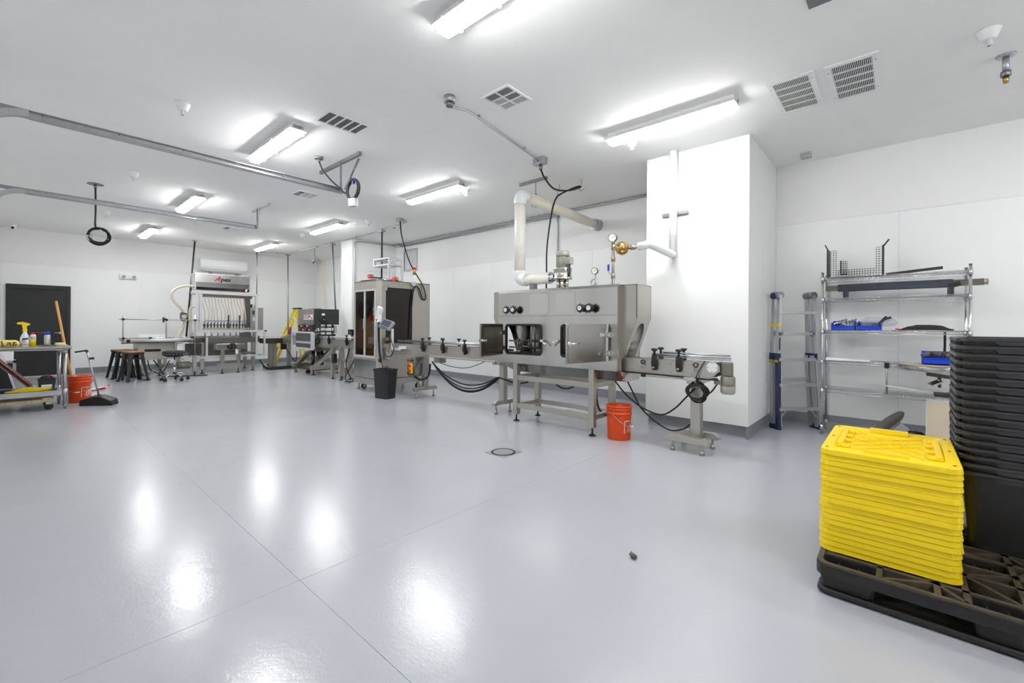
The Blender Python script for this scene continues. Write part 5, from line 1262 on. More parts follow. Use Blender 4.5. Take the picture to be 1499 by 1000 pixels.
# ================================================================== LADDER
L = thing('articulated_ladder', 'folded aluminium multi-position ladder with dark blue rails against the pillar', 'ladder', (-1.05, 6.62, 0))
A = Vector((-1.19, 6.46, 0)); B = Vector((-.88, 6.78, 0)); dirw = (B - A).normalized(); nrm = Vector((dirw.y, -dirw.x, 0))
def lp(s, z, d=0.): # point along ladder width s in 0..1, height, depth offset
    taper = .05 * (1 - z / 1.72)
    return A.lerp(B, s) + dirw * ((s - .5) * 2 * taper) + Vector((0, 0, z)) + nrm * d
for s, sd in ((0., -1), (1., 1)):
    for d, nm in ((.05, 'front'), (-.05, 'rear')):
        z1 = 1.70
        MB().bar(lp(s, .03, d + .05), lp(s, .93, d), .06, .028, dirw).build('lower_rail', 'aluminium' if d < 0 or s > 0 else 'blue_dark', L)
        MB().bar(lp(s, .03, d + .05) + dirw * .03 * -sd, lp(s, .93, d) + dirw * .03 * -sd, .06, .012, dirw).build('rail_flange', 'aluminium', L)
        MB().bar(lp(s, .9, d), lp(s, z1, d), .055, .03, dirw).build('upper_rail', 'aluminium', L)
        MB().bar(lp(s, 0, d + .052), lp(s, .06, d + .048), .07, .04, dirw).build('rubber_foot', 'blue_dark', L)
        for z, c_, h_ in ((.90, 'blue_dark', .12), (.86, 'yellow_paint', .03), (1.32, 'yellow_paint', .03)):
            if z > 1.3 and sd > 0: continue
            MB().bar(lp(s, z - h_ / 2, d * 1.0), lp(s, z + h_ / 2, d), .066, .04, dirw).build('sleeve', c_, L)
        if sd < 0 and d > 0:
            MB().bar(lp(s, 1.0, d + .029), lp(s, 1.16, d + .029), .03, .002, dirw).build('warning_label', 'ink', L)
            MB().bar(lp(s, 1.18, d + .029), lp(s, 1.2, d + .029), .03, .002, dirw).build('warning_label', 'orange_bright', L)
    MB().cyl(lp(s, 1.70, -.075), lp(s, 1.70, .075), .045, 14).build('hinge', 'galv_dark', L)
    MB().cyl(lp(s, 1.69, 0) + dirw * sd * .03, lp(s, 1.69, 0) + dirw * sd * .06, .04, 12).build('hinge_knob', 'blue_dark', L)
for z, d in ((1.48, .05), (1.21, .055), (.88, .06), (.56, .085), (.26, .1), (.62, -.03)):
    o = MB().bar(lp(0, z, d), lp(1, z, d), .06, .04).build('rung', 'aluminium', L, bevel=.004)
    if z == 1.21:
        for s in (0., 1.): MB().cyl(lp(s, z, d) - dirw * .01, lp(s, z, d) + dirw * .04 * (1 if s < .5 else -1), .035, 6).build('rung_lock', 'blue_dark', o)
MB().bar(lp(.02, .13, .1), lp(.2, .25, .1), .014, .014).bar(lp(.98, .13, .1), lp(.8, .25, .1), .014, .014).build('brace', 'aluminium', L)
# ================================================================== FAR MACHINES
# ------------------------------------------------------------------ feed conveyor from filler corner to cabinet
E3 = conveyor('feed_conveyor', 'stainless conveyor running through the capping machine to the cabinet', -13.0, -8.29, 5.05, .93, .17, w=.22,
              brackets=(-10.75, -10.2, -9.35, -8.75), backs=(-10.5, -9.6, -8.9), rails=((4.98, .985, -12.9, -8.4), (5.12, .985, -12.9, -8.4)))
for x in (-9.65, -10.05):
    box(x - .045, x + .045, 4.9, 4.99, .1, .75).build('leg', 'stainless_dull', E3, bevel=.005); box(x - .045, x + .045, 5.12, 5.21, .1, .75).build('leg', 'stainless_dull', E3, bevel=.005)
    for y in (4.945, 5.165): foot(MB(), x, y, .11, .05).build('foot', 'black_rubber', E3)
MB().box(-9.62, -8.6, 4.95, 5.0, .42, .5).build('stretcher', 'stainless_dull', E3)
MB().cb((-9.82, 4.86, .50), (.12, .08, .22)).build('control_box', 'black_plastic', E3, bevel=.01)
for x, z in ((-9.2, 1.12), (-8.95, 1.1), (-8.55, 1.12)): MB().cb((x, 4.93, z), (.11, .09, .12)).build('sensor', 'black_plastic', E3, bevel=.01)
MB().cb((-9.07, 4.9, 1.09), (.09, .08, .07)).build('sensor', 'blue_dark', E3, bevel=.01)
MB().tube(bez([(-9.2, 4.9, .75), (-9.3, 4.88, .4), (-9.1, 4.86, .15), (-8.9, 4.84, .06), (-9.2, 4.8, .02)], 6), .014, 6).tube(bez([(-8.8, 4.9, .7), (-9.1, 4.88, .35), (-9.3, 4.86, .1), (-9.0, 4.8, .02)], 6), .012, 6).build('cables', 'black_rubber', E3)
E4 = thing('corner_conveyor', 'stainless conveyor along the far wall from filler to the corner', 'conveyor', (-13.4, 5.0, 0))
for x in (-13.5, -13.29): box(x - .005, x + .005, 4.5, 5.7, .74, .88).build('side_plate', 'stainless_dark', E4)
box(-13.49, -13.3, 4.5, 5.7, .86, .885).build('chain_top', 'stainless_bright', E4)
MB().cyl((-13.28, 4.5, .93), (-13.28, 5.6, .93), .009, 6).build('guide_rail', 'galvanised', E4)
for y in (4.75, 4.86, 5.25): MB().box(-13.45, -13.35, y - .045, y + .045, .08, .74).build('leg', 'stainless_dull', E4)
MB().box(-13.6, -13.2, 4.62, 5.7, .02, .08).build('base_plate', 'stainless_dark', E4)
MB().cb((-13.25, 5.05, .66), (.08, .14, .2)).build('motor', 'black_plastic', E4)
MB().tube(bez([(-13.2, 4.4, .3), (-13.2, 4.6, .05), (-13.15, 4.9, .02), (-13.1, 5.2, .04)], 6), .018, 6).tube(bez([(-13.2, 5.1, .6), (-13.15, 5.2, .4), (-13.15, 5.35, .2), (-13.2, 5.4, .5)], 6), .012, 6).build('cables', 'black_rubber', E4)
MB().cyl((-13.25, 5.22, .98), (-13.25, 5.22, 1.2), .045, 12).build('red_sleeve', 'red_dark', E4)
MB().cb((-13.25, 5.2, .9), (.12, .16, .12)).build('bracket', 'stainless_bright', E4)

# ------------------------------------------------------------------ capping machine
K = thing('capping_machine', 'capping machine with black side panel and pneumatic controls', 'machine', (-11.6, 5.3, 0))
KX0, KX1, KY0, KY1 = -12.05, -11.12, 4.95, 5.60
box(KX0, KX1, KY0, KY1, 1.29, 1.68).build('head_cabinet', 'stainless', K, bevel=.006)
sp_ = box(KX1, KX1 + .012, KY0 + .01, KY1 + .02, 1.28, 1.68).build('side_panel', 'black_paint', K, label='black side panel with dial')
MB().lathe([(.095, 0), (.1, .015), (.08, .03), (.05, .032), (.045, .015), (.01, .015)], (KX1 + .012, 5.2, 1.42), 'x', 22).build('dial', 'black_plastic', sp_)
MB().cyl((KX1 + .025, 5.2, 1.42), (KX1 + .045, 5.2, 1.42), .02, 10).build('dial_hub', 'galv_dark', sp_)
MB().box(KX1 + .012, KX1 + .014, 5.16, 5.24, 1.52, 1.565).build('plate_label', 'paper_white', sp_)
cp = box(-11.7, -11.15, KY0 - .006, KY0, 1.41, 1.53).build('control_panel', 'paper_white', K, label='white control panel with rows of buttons')
for i in range(5):
    for j in range(2): MB().cyl((-11.66 + i * .07, KY0 - .006, 1.45 + j * .05), (-11.66 + i * .07, KY0 - .02, 1.45 + j * .05), .014, 8).build('button', 'ink', cp)
MB().cyl((-11.3, KY0 - .006, 1.49), (-11.3, KY0 - .03, 1.49), .03, 10).build('stop_button', 'red_plastic', cp); MB().box(-11.25, -11.18, KY0 - .008, KY0 - .006, 1.425, 1.46).build('badge', 'ink_blue', cp)
for k in range(4): MB().cyl((-11.9 + k * .2, 5.2, 1.68), (-11.9 + k * .2, 5.2, 1.71), .03, 8).build('roof_fitting', 'galv_dark', K)
pn = box(-11.95, -11.15, KY0 - .02, KY0 + .05, 1.10, 1.285).build('pneumatic_panel', 'black_paint', K)
for i in range(6):
    for j in range(2): MB().cyl((-11.88 + i * .12, KY0 - .02, 1.14 + j * .1), (-11.88 + i * .12, KY0 - .05, 1.14 + j * .1), .024, 10).build('knob', ('red_plastic', 'black_gloss', 'aluminium')[(i + j) % 3], pn)
for x, y in ((-11.95, 5.05), (-11.22, 5.05), (-11.95, 5.5), (-11.22, 5.5)): MB().cyl((x, y, .6), (x, y, 1.3), .03, 10).build('column', 'stainless_dull', K)
for y in (5.1, 5.3, 5.48): MB().cyl((KX1 - .05, y, .93), (KX1 - .05, y, 1.29), .028, 10).build('spindle', 'stainless_bright', K)
for z in (1.2, 1.08, .98): box(-11.9, KX1 - .02, 5.0, 5.55, z, z + .035).build('drive_plate', 'black_paint', K)
MB().cb((-11.1, 5.52, 1.15), (.05, .06, .2)).build('motor_block', 'aluminium', K)
box(-12.0, KX1, 5.17, 5.6, .6, .9).build('machine_body', 'stainless_dark', K)
# guard
gd = MB(); GX0, GX1, GYp, GZ0, GZ1 = -12.05, -10.78, 4.80, .65, 1.10
gd.box(GX0, GX1, GYp - .02, GYp + .02, GZ0, GZ0 + .04).box(GX0, GX1, GYp - .02, GYp + .02, GZ1 - .04, GZ1).box(GX0, GX0 + .04, GYp - .02, GYp + .02, GZ0 + .04, GZ1 - .04).box(GX1 - .07, GX1, GYp - .035, GYp + .035, GZ0 + .04, GZ1 - .04)
gd.build('guard_frame', 'alu_white', K)
box(GX0 + .03, GX1 - .06, GYp - .003, GYp + .003, GZ0 + .03, GZ1 - .03).build('guard_pane', 'clear_plastic', K)
box(-11.98, -10.87, 4.875, 4.89, .69, 1.06).build('inner_cover', 'black_paint', K)
MB().box(-11.9, -10.9, 4.84, 4.87, .80, .85).build('guide_strip', 'alu_white', K)
MB().box(GX1 - .2, -10.45, 4.84, 4.9, .62, .66).build('drip_tray', 'black_plastic', K)
for x in (-12.2, -11.15):
    box(x - .04, x + .04, 4.9, 5.68, .13, .24).build('base_beam', 'stainless_dull', K, bevel=.004)
    MB().prism([(4.98, .24), (5.08, .24), (5.55, .60), (5.66, .60), (5.66, .66), (5.4, .66)], 'x', x - .07, x + .07).build('sloped_strut', 'stainless_dull', K)
    for y in (4.97, 5.6): foot(MB(), x, y, .14, .06).build('foot', 'black_rubber', K)
box(-12.2, -11.15, 5.0, 5.6, .1, .16).build('base_plate', 'stainless_dark', K)
MB().cyl((-11.55, 5.0, .055), (-11.5, 5.0, .055), .055, 14).build('caster', 'black_rubber', K)
for x in (-11.9, -11.6, -11.4): MB().cyl((x, 5.3, .16), (x, 5.3, .6), .05, 10).build('pedestal', 'stainless_dark', K)

# ------------------------------------------------------------------ yellow stepladder
t = thing('stepladder', 'yellow fibreglass stepladder standing behind the conveyor corner', 'ladder', (-14.0, 5.45, 0))
for x in (-14.2, -13.85):
    MB().bar((x, 5.0, 0), (x + (.06 if x < -14 else -.04), 5.72, 1.76), .07, .035, (1, 0, 0)).build('front_rail', 'yellow_paint', t)
    MB().bar((x, 5.95, 0), (x + (.06 if x < -14 else -.04), 5.78, 1.72), .05, .03, (1, 0, 0)).build('rear_rail', 'yellow_paint', t)
    MB().cb((x, 5.0, .05), (.06, .09, .1)).build('boot', 'black_rubber', t)
for k in range(1, 6):
    f = k / 6; MB().box(-14.2 + .05 * f, -13.85 - .03 * f, 5.0 + .72 * f - .04, 5.0 + .72 * f + .04, 1.76 * f - .015, 1.76 * f + .015).build('step', 'aluminium', t)
MB().cb((-14.02, 5.74, 1.77), (.4, .14, .05)).build('top_cap', 'black_plastic', t, bevel=.01)
MB().cb((-14.0, 5.6, 1.45), (.3, .03, .1)).build('label_plate', 'paper_white', t)

# ------------------------------------------------------------------ bottle filler
Fm = thing('bottle_filler', 'tall bottle filling machine with steel hopper and row of pale hoses', 'machine', (-13.7, 3.7, 0))
FX = -13.45
m = MB()
for y in (3.03, 3.10, 4.40):
    m.box(FX - .025, FX + .025, y - .03, y + .03, 1.1, 2.09)
for y in (3.05, 4.38): m.box(-14.25, -14.2, y - .03, y + .03, .4, 2.09)
m.box(FX - .035, FX + .035, 2.97, 4.47, 2.06, 2.12).box(-14.25, -14.2, 2.97, 4.47, 2.06, 2.12)
for y in (3.0, 4.44): m.box(-14.2, FX - .03, y - .025, y + .025, 2.06, 2.12)
m.build('upper_frame', 'alu_white', Fm)
pf = [(-13.48, 2.57), (-13.48, 2.36), (-13.52, 2.24), (-13.6, 2.17), (-13.68, 2.15), (-13.76, 2.17), (-13.83, 2.24), (-13.86, 2.36), (-13.86, 2.57)]
MB().prism(pf, 'y', 3.0, 4.22).build('hopper', 'stainless_h', Fm, label='stainless hopper trough')
MB().box(-13.47, -13.45, 2.97, 4.25, 2.555, 2.585).box(-13.89, -13.86, 2.97, 4.25, 2.555, 2.585).box(-13.86, -13.47, 2.985, 2.999, 2.16, 2.6).box(-13.86, -13.47, 4.221, 4.235, 2.16, 2.6).build('hopper_rim', 'stainless_bright', Fm)
for y in (3.32, 3.92): MB().tube([(-13.5, y - .03, 2.575), (-13.5, y - .03, 2.62), (-13.5, y + .03, 2.62), (-13.5, y + .03, 2.575)], .012, 6).build('hopper_handle', 'black_plastic', Fm)
lg = MB(); letter(lg, 'pex', .15, (FX - .028, 3.66, 2.455), (0, 1, 0), (0, 0, 1), shear=.2, sx=1.0, bold=.006); lg.build('lettering', 'ink', Fm, label='black letters pex')
lg = MB(); letter(lg, 'A', .16, (FX - .028, 3.47, 2.465), (0, 1, 0), (0, 0, 1), shear=.6, sx=1., bold=.006); lg.build('lettering', 'red_plastic', Fm, label='red slanted letter A')
box(-13.62, -13.48, 3.07, 4.3, 1.98, 2.05).build('hose_manifold', 'stainless_dark', Fm)
for k in range(14):
    y = 3.13 + k * .0735; q = .025 * math.sin(k * 1.3)
    h_ = MB().tube(bez([(-13.5, y, 2.06), (-13.48, y + .01, 1.85), (-13.47, y + .06 + q, 1.62), (-13.48, y + .07 + q * .5, 1.45), (-13.5, y + .065, 1.3)], 5), .0145, 8).build('hose', 'hose_clear', Fm)
    y2 = y + .065
    nz = MB().cyl((-13.5, y2, 1.18), (-13.5, y2, 1.3), .02, 8).cyl((-13.5, y2, 1.23), (-13.5, y2, 1.27), .03, 8).cyl((-13.5, y2, 1.05), (-13.5, y2, 1.18), .01, 6).build('nozzle', 'stainless_dark', Fm)
    MB().tube([(-13.47, y2, 1.32), (-13.46, y2 + .03, 1.36), (-13.46, y2 + .075, 1.37)], .008, 5).build('air_line', 'blue_plastic', nz)
box(-13.6, -13.44, 3.05, 4.28, 1.13, 1.18).build('nozzle_bar', 'stainless_dull', Fm)
for y in (3.72, 3.98): MB().box(-13.44, -13.42, y - .015, y + .015, 1.16, 1.52).build('clamp_post', 'black_paint', Fm)
box(-13.75, -13.62, 4.18, 4.3, 1.0, 2.05).build('lift_column', 'stainless_dark', Fm)
# lower guard
g = MB(); gx = -13.30
g.box(gx - .025, gx + .025, 2.88, 4.60, 1.07, 1.12).box(gx - .025, gx + .025, 2.98, 4.58, .40, .44)
for y in (3.2, 4.36, 4.56): g.box(gx - .02, gx + .02, y - .022, y + .022, .44, 1.07)
g.box(-14.0, gx, 4.54, 4.58, 1.07, 1.12).box(-14.0, gx, 4.54, 4.58, .40, .44)
g.build('lower_guard', 'alu_white', Fm)
for y in (4.58,): MB().cb((gx + .01, y, 1.095), (.05, .045, .045)).build('corner_cap', 'black_plastic', Fm)
box(gx - .004, gx + .004, 3.23, 4.33, .45, 1.06).build('guard_pane', 'clear_plastic', Fm)
# bed and frame behind the guard
box(-13.75, -13.48, 3.0, 4.5, .78, .92).build('bed', 'stainless_dark', Fm)
MB().box(-13.46, -13.42, 3.0, 4.5, .93, .955).box(-13.8, -13.77, 3.0, 4.5, .93, .955).build('guide_rail', 'stainless_bright', Fm)
for k in range(9): MB().cyl((-13.43, 3.2 + k * .14, .95), (-13.43, 3.2 + k * .14, 1.05), .022, 8).build('bottle_gate', 'galv_dark', Fm)
MB().box(-13.47, -13.36, 3.98, 4.25, .90, 1.05).build('star_block', 'black_plastic', Fm, bevel=.01)
box(-14.2, -13.5, 3.1, 4.4, .45, .50).build('lower_shelf', 'stainless_dark', Fm)
box(-14.2, -14.15, 3.1, 4.4, .5, .95).build('back_sheet', 'stainless_dark', Fm)
for x, y in ((-13.5, 3.15), (-13.55, 4.35), (-14.3, 3.16), (-14.3, 4.38)):
    box(x - .04, x + .04, y - .04, y + .04, .1, .8).build('leg', 'stainless_dull', Fm); foot(MB(), x, y, .11, .06).build('foot', 'black_rubber', Fm)
# front work shelf with hand wheel
box(-13.26, -13.0, 3.34, 4.0, .62, .77).build('apron', 'stainless', Fm, bevel=.006)
for y in (3.50, 3.87):
    box(-13.18, -13.1, y - .045, y + .045, .13, .63).build('apron_leg', 'stainless_bright', Fm); foot(MB(), -13.14, y, .14, .055).build('foot', 'black_rubber', Fm)
MB().box(-13.1, -13.06, 3.36, 3.98, .12, .26).build('kick_plate', 'stainless_bright', Fm)
MB().lathe([(.07, -.012), (.095, -.012), (.095, .012), (.07, .012)], (-12.96, 3.68, .69), 'x', 20, closed=True).cb((-12.96, 3.68, .69), (.02, .15, .025)).cb((-12.96, 3.68, .69), (.02, .025, .15)).build('hand_wheel', 'black_plastic', Fm)
MB().box(-13.0, -12.985, 3.76, 3.82, .5, .62).build('tag', 'paper_white', Fm)
# control cabinet of the filler
cc = box(-14.3, -14.1, 4.42, 4.80, 1.10, 1.76).build('control_cabinet', 'grey_plastic', Fm, bevel=.006, label='grey control cabinet with screen')
box(-14.1, -14.09, 4.46, 4.7, 1.13, 1.73).build('cabinet_door', 'stainless_dull', cc); box(-14.089, -14.085, 4.5, 4.62, 1.55, 1.68).build('screen', 'screen', cc)
MB().box(-14.089, -14.084, 4.52, 4.6, 1.38, 1.48).build('label', 'paper_white', cc); MB().cyl((-14.09, 4.65, 1.28), (-14.07, 4.65, 1.28), .02, 10).build('lamp', 'amber_lens', cc)
MB().cyl((-14.2, 4.5, 1.76), (-14.2, 4.5, 1.86), .04, 10).cyl((-14.2, 4.62, 1.76), (-14.2, 4.62, 1.84), .03, 10).build('beacon', 'black_plastic', cc)
box(-14.25, -14.15, 4.55, 4.65, .44, 1.1).build('cabinet_post', 'stainless_dull', cc)
# supply hoses with pump
MB().tube(bez([(-13.6, 3.02, 2.24), (-13.6, 2.85, 2.25), (-13.6, 2.66, 2.19), (-13.6, 2.53, 2.04), (-13.6, 2.58, 1.84), (-13.6, 2.72, 1.66), (-13.6, 2.79, 1.5), (-13.6, 2.78, 1.25), (-13.6, 2.68, .97)], 7), .032, 10).build('supply_hose', 'hose_clear', Fm)
MB().tube(bez([(-13.6, 3.0, 1.72), (-13.6, 2.92, 1.68), (-13.6, 2.9, 1.5), (-13.6, 2.92, 1.2), (-13.6, 2.96, 1.0)], 7), .03, 10).build('supply_hose', 'hose_clear', Fm)
pv = MB().cb((-13.56, 2.76, 1.46), (.12, .13, .19)).build('pump_valve', 'stainless_dark', Fm, bevel=.015)
for z in (1.36, 1.555): MB().cb((-13.5, 2.73, z), (.06, .06, .03)).build('valve_clip', 'red_plastic', pv)
MB().cyl((-13.5, 2.76, 1.46), (-13.48, 2.76, 1.46), .05, 14).build('valve_face', 'aluminium', pv)

# ------------------------------------------------------------------ accumulation turntable
U = thing('turntable', 'round bottle turntable on a steel box with long guide rods', 'machine', (-13.5, 2.2, 0))
box(-13.75, -13.2, 1.82, 2.53, .43, .83).build('body', 'stainless_dull', U, bevel=.006)
MB().cyl((-13.45, 2.22, .885), (-13.45, 2.22, .93), .66, 48).build('disc', 'stainless_bright', U)
MB().lathe([(.665, .86), (.675, .86), (.675, .935), (.665, .935)], (-13.45, 2.22, 0), 'z', 48, closed=True).build('disc_rim', 'alu_white', U)
MB().cyl((-13.45, 2.22, .83), (-13.45, 2.22, .885), .4, 30).build('bearing', 'stainless_dark', U)
MB().box(-13.95, -13.93, 1.95, 2.45, .935, 1.02).build('back_fence', 'white_plastic', U)
for y, z0, z1, x in ((1.53, .82, 1.46, -12.85), (2.30, .9, 1.52, -12.9), (2.86, .5, 1.5, -12.9)): MB().cyl((x, y, z0), (x, y, z1), .013, 8).build('guide_post', 'stainless_dull', U)
MB().cyl((-12.85, 1.47, 1.375), (-12.88, 2.95, 1.37), .011, 8).build('guide_rod', 'stainless_dull', U)
MB().cyl((-12.82, 1.45, .95), (-12.9, 3.25, .955), .013, 8).build('guide_rod', 'stainless_bright', U)
MB().cyl((-12.85, 1.5, .845), (-12.9, 2.95, .86), .013, 8).build('guide_rod', 'stainless_dark', U)
for y, z, x in ((1.53, 1.375, -12.85), (2.27, 1.38, -12.87), (2.30, 1.37, -12.88), (2.86, 1.37, -12.9), (1.53, .95, -12.84), (2.0, .95, -12.85), (2.8, .955, -12.88)):
    MB().cb((x + .01, y, z), (.05, .05, .05)).build('rod_clamp', 'black_plastic', U, bevel=.008)
MB().cb((-12.86, 2.24, 1.37), (.05, .03, .12)).build('rod_clamp', 'black_plastic', U)
MB().cb((-12.86, 1.62, .885), (.05, .06, .08)).build('stand_off', 'black_plastic', U)
for k in range(7): MB().cb((-12.95, 2.0 + .11 * k, .865), (.06, .07, .035), (0, 0, .3 * k)).build('underside_clip', 'galv_dark', U)
MB().cb((-13.0, 2.85, .655), (.2, .3, .28)).build('drive_box', 'black_paint', U, bevel=.008)
MB().box(-13.19, -13.18, 1.95, 2.25, .62, .68).build('badge', 'ink', U)
MB().box(-13.1, -12.95, 2.52, 2.62, .63, .82).build('terminal_plate', 'paper_white', U)
for x, y in ((-13.3, 2.35), (-13.65, 2.3), (-13.35, 2.62), (-13.1, 2.9), (-13.35, 1.95)):
    box(x - .035, x + .035, y - .035, y + .035, .1, .44 if y < 2.55 else .6).build('leg', 'stainless_dull', U); foot(MB(), x, y, .11, .055).build('foot', 'black_rubber', U)
MB().cyl((-13.1, 2.55, .27), (-13.1, 2.8, .27), .085, 16).build('motor', 'motor_grey', U)
MB().tube(bez([(-13.1, 2.1, .43), (-13.1, 2.2, .25), (-13.05, 2.3, .06), (-13.0, 2.5, .02), (-12.9, 2.9, .02), (-12.8, 3.1, .02)], 6), .014, 6).tube(bez([(-13.15, 2.0, .43), (-13.1, 2.05, .2), (-13.05, 2.25, .12), (-13.1, 2.4, .4)], 6), .012, 6).build('cables', 'black_rubber', U)
t = thing('floor_tube', 'grey metal tube lying angled under the turntable', 'tube', (-13.0, 2.0, 0))
MB().cyl((-12.85, 1.85, .06), (-13.0, 2.3, .3), .022, 8).build('tube', 'galv_dark', t); MB().cyl((-12.78, 1.85, .045), (-12.78, 2.0, .045), .045, 12).build('foot', 'aluminium', t)

# ------------------------------------------------------------------ stools
def metal_stool(loc, rz, label):
    t = thing('metal_stool', label, 'stool', loc, rz, 'black metal stools with wooden seats', local=True)
    MB().rrect_ring(-.155, .155, -.155, .155, .04, [(.64, .006), (.645, 0), (.662, 0), (.666, .006)]).build('seat', 'wood_seat', t)
    MB().rrect_ring(-.15, .15, -.15, .15, .035, [(.605, 0), (.64, 0)]).build('seat_pan', 'black_paint', t)
    for sx in (-1, 1):
        for sy in (-1, 1):
            pt = Vector((sx * .128, sy * .128, .63)); pb = Vector((sx * .205, sy * .205, .02)); a = Vector((sx, 0, 0)); b = Vector((0, sy, 0))
            m = MB(); w0, w1 = .075, .04
            v = [pt, pt - a * w0, pt - b * w0, pb, pb - a * w1, pb - b * w1]
            ins = Vector((-sx * .006, -sy * .006, 0))
            m.add(v + [p + ins for p in v], [(0, 1, 4, 3), (0, 3, 5, 2), (6, 9, 10, 7), (6, 8, 11, 9), (1, 7, 10, 4), (2, 5, 11, 8), (3, 4, 10, 9), (3, 9, 11, 5)])
            l = m.build('leg', 'black_paint', t, recalc=True)
            MB().cb(pb + Vector((-sx * .014, -sy * .014, -.008)), (.045, .045, .024)).build('foot_cap', 'black_rubber', l)
    for (p, q) in (((-.17, -.17), (.17, .17)), ((-.17, .17), (.17, -.17))): MB().bar((p[0], p[1], .26), (q[0], q[1], .26), .02, .008).build('cross_brace', 'black_paint', t)
    for s in (-1, 1): MB().bar((-.14, s * .14, .5), (.14, s * .14, .5), .008, .02).bar((s * .14, -.14, .5), (s * .14, .14, .5), .008, .02).build('apron', 'black_paint', t)
    return t
st0 = metal_stool((-12.78, 1.70, 0), .30, 'metal stool with wooden seat beside the black round stool, others behind it')
dup(st0, (-13.32, 1.66, 0), .34, label='metal stool with wooden seat in the middle of the row')
dup(st0, (-13.86, 1.62, 0), .28, label='metal stool with wooden seat at the row end toward the far wall')
t = thing('round_stool', 'black padded round stool on a chrome five-star base with casters', 'stool', (-12.26, 2.34, 0), local=True)
MB().lathe([(.2, .56), (.225, .575), (.23, .62), (.215, .66), (.15, .675), (.01, .678)], n=28).build('seat', 'black_rubber', t)
for k in range(22):
    a = 2 * PI * k / 22; MB().sphere((.23 * math.cos(a), .23 * math.sin(a), .6), .009, 6, 5).build('stud', 'chrome', t)
MB().cyl((0, 0, .54), (0, 0, .562), .16, 18).build('seat_plate', 'black_paint', t)
MB().cyl((0, 0, .16), (0, 0, .32), .028, 12).cyl((0, 0, .3), (0, 0, .55), .016, 10).build('gas_lift', 'chrome', t)
MB().tube([(.02, 0, .53), (.1, .1, .5), (.17, .14, .46)], .006, 6).build('lever', 'black_paint', t)
for k in range(5):
    a = 2 * PI * k / 5 + .35; u = Vector((math.cos(a), math.sin(a), 0))
    l = MB().tube([u * .02 + Vector((0, 0, .17)), u * .12 + Vector((0, 0, .16)), u * .24 + Vector((0, 0, .1))], lambda f: .026 - .01 * f, 8).build('base_arm', 'chrome', t)
    MB().cyl(u * .25 + Vector((-u.y * .02, u.x * .02, .035)), u * .25 + Vector((u.y * .02, -u.x * .02, .035)), .035, 12).cyl(u * .245 + Vector((0, 0, .05)), u * .245 + Vector((0, 0, .1)), .009, 6).build('caster', 'black_rubber', l)

# ================================================================== WORK TABLE
W = thing('work_table', 'stainless work table with galvanised legs and lower shelf', 'table', (-9.65, -.2, 0))
TYe = .53
MB().prism([(-9.24, .905), (-9.22, .925), (-9.235, .94), (-10.08, .94), (-10.1, .925), (-10.08, .905)], 'y', -.43, TYe).build('top', 'stainless_dull', W, bevel=.008)
box(-9.95, -9.35, -.4, .45, .885, .906).build('top_brace', 'galvanised', W)
sh = MB().box(-10.05, -9.37, -.42, .43, .262, .288).build('lower_shelf', 'galvanised', W, bevel=.004)
for x in (-9.37, -10.05): box(x - .005, x + .005, -.42, .43, .215, .288).build('shelf_lip', 'galvanised', W)
for x, y in ((-9.42, .465), (-10.05, .43), (-9.42, -.38), (-10.05, -.38)):
    l = MB().cyl((x, y, .06), (x, y, .9), .024, 14).build('leg', 'galvanised', W)
    MB().cyl((x, y, .2), (x, y, .3), .031, 14).cyl((x, y, .84), (x, y, .9), .03, 14).build('leg_collar', 'aluminium', l)
    MB().cyl((x, y, .0), (x, y, .06), .014, 10, .024).build('bullet_foot', 'galv_dark', l)
ZT = .942
t = thing('spray_bottle', 'white spray bottle with yellow trigger and blue print on the work table', 'bottle', (-9.6, .06, ZT))
MB().lathe([(.046, ZT), (.05, ZT + .01), (.048, ZT + .09), (.05, ZT + .12), (.034, ZT + .17), (.018, ZT + .205), (.018, ZT + .225)], (-9.6, .06, 0), 'z', 18).build('bottle', 'white_plastic', t)
MB().lathe([(.0505, ZT + .03), (.0505, ZT + .1)], (-9.6, .06, 0), 'z', 18).build('label_print', 'paper_white', t)
m = MB()
def wrapb(cx, cy, r, z):
    return lambda px, pz: (cx + r * math.cos(px / r), cy + r * math.sin(px / r), z + pz)
for z0, z1, a0, a1 in ((.104, .122, -.5, .75), (.092, .104, -.7, .45), (.076, .083, -.7, .1), (.06, .066, -.7, .3), (.026, .032, -1.1, 1.1)):
    n = 8; vs = []
    for k in range(n + 1):
        a = a0 + (a1 - a0) * k / n; sk = .006 * k / n if z1 > .09 else 0
        vs += [(-9.6 + .0522 * math.cos(a), .06 + .0522 * math.sin(a), ZT + z0 + sk), (-9.6 + .0522 * math.cos(a), .06 + .0522 * math.sin(a), ZT + z1 + sk)]
    m.add(vs, [(2 * k, 2 * k + 2, 2 * k + 3, 2 * k + 1) for k in range(n)])
m.build('print', 'ink_blue', t)
h2 = MB(); h2.cyl((-9.6, .06, ZT + .222), (-9.6, .06, ZT + .25), .024, 12); h2.prism([(.06 + a, ZT + b) for a, b in ((-.02, .25), (.02, .25), (.018, .3), (.055, .32), (.05, .335), (-.02, .36), (-.075, .352), (-.08, .325), (-.03, .32))], 'x', -9.617, -9.583)
h2.build('trigger_head', 'yellow_plastic', t, bevel=.004)
MB().bar((-9.6, -.02, ZT + .338), (-9.6, -.06, ZT + .34), .016, .02).tube([(-9.6, -.02, ZT + .32), (-9.6, -.04, ZT + .28), (-9.6, -.06, ZT + .27)], .006, 6).build('nozzle', 'blue_dark', t)
t = thing('spray_can', 'yellow and white can with red cap beside the spray bottle', 'can', (-9.58, .14, ZT))
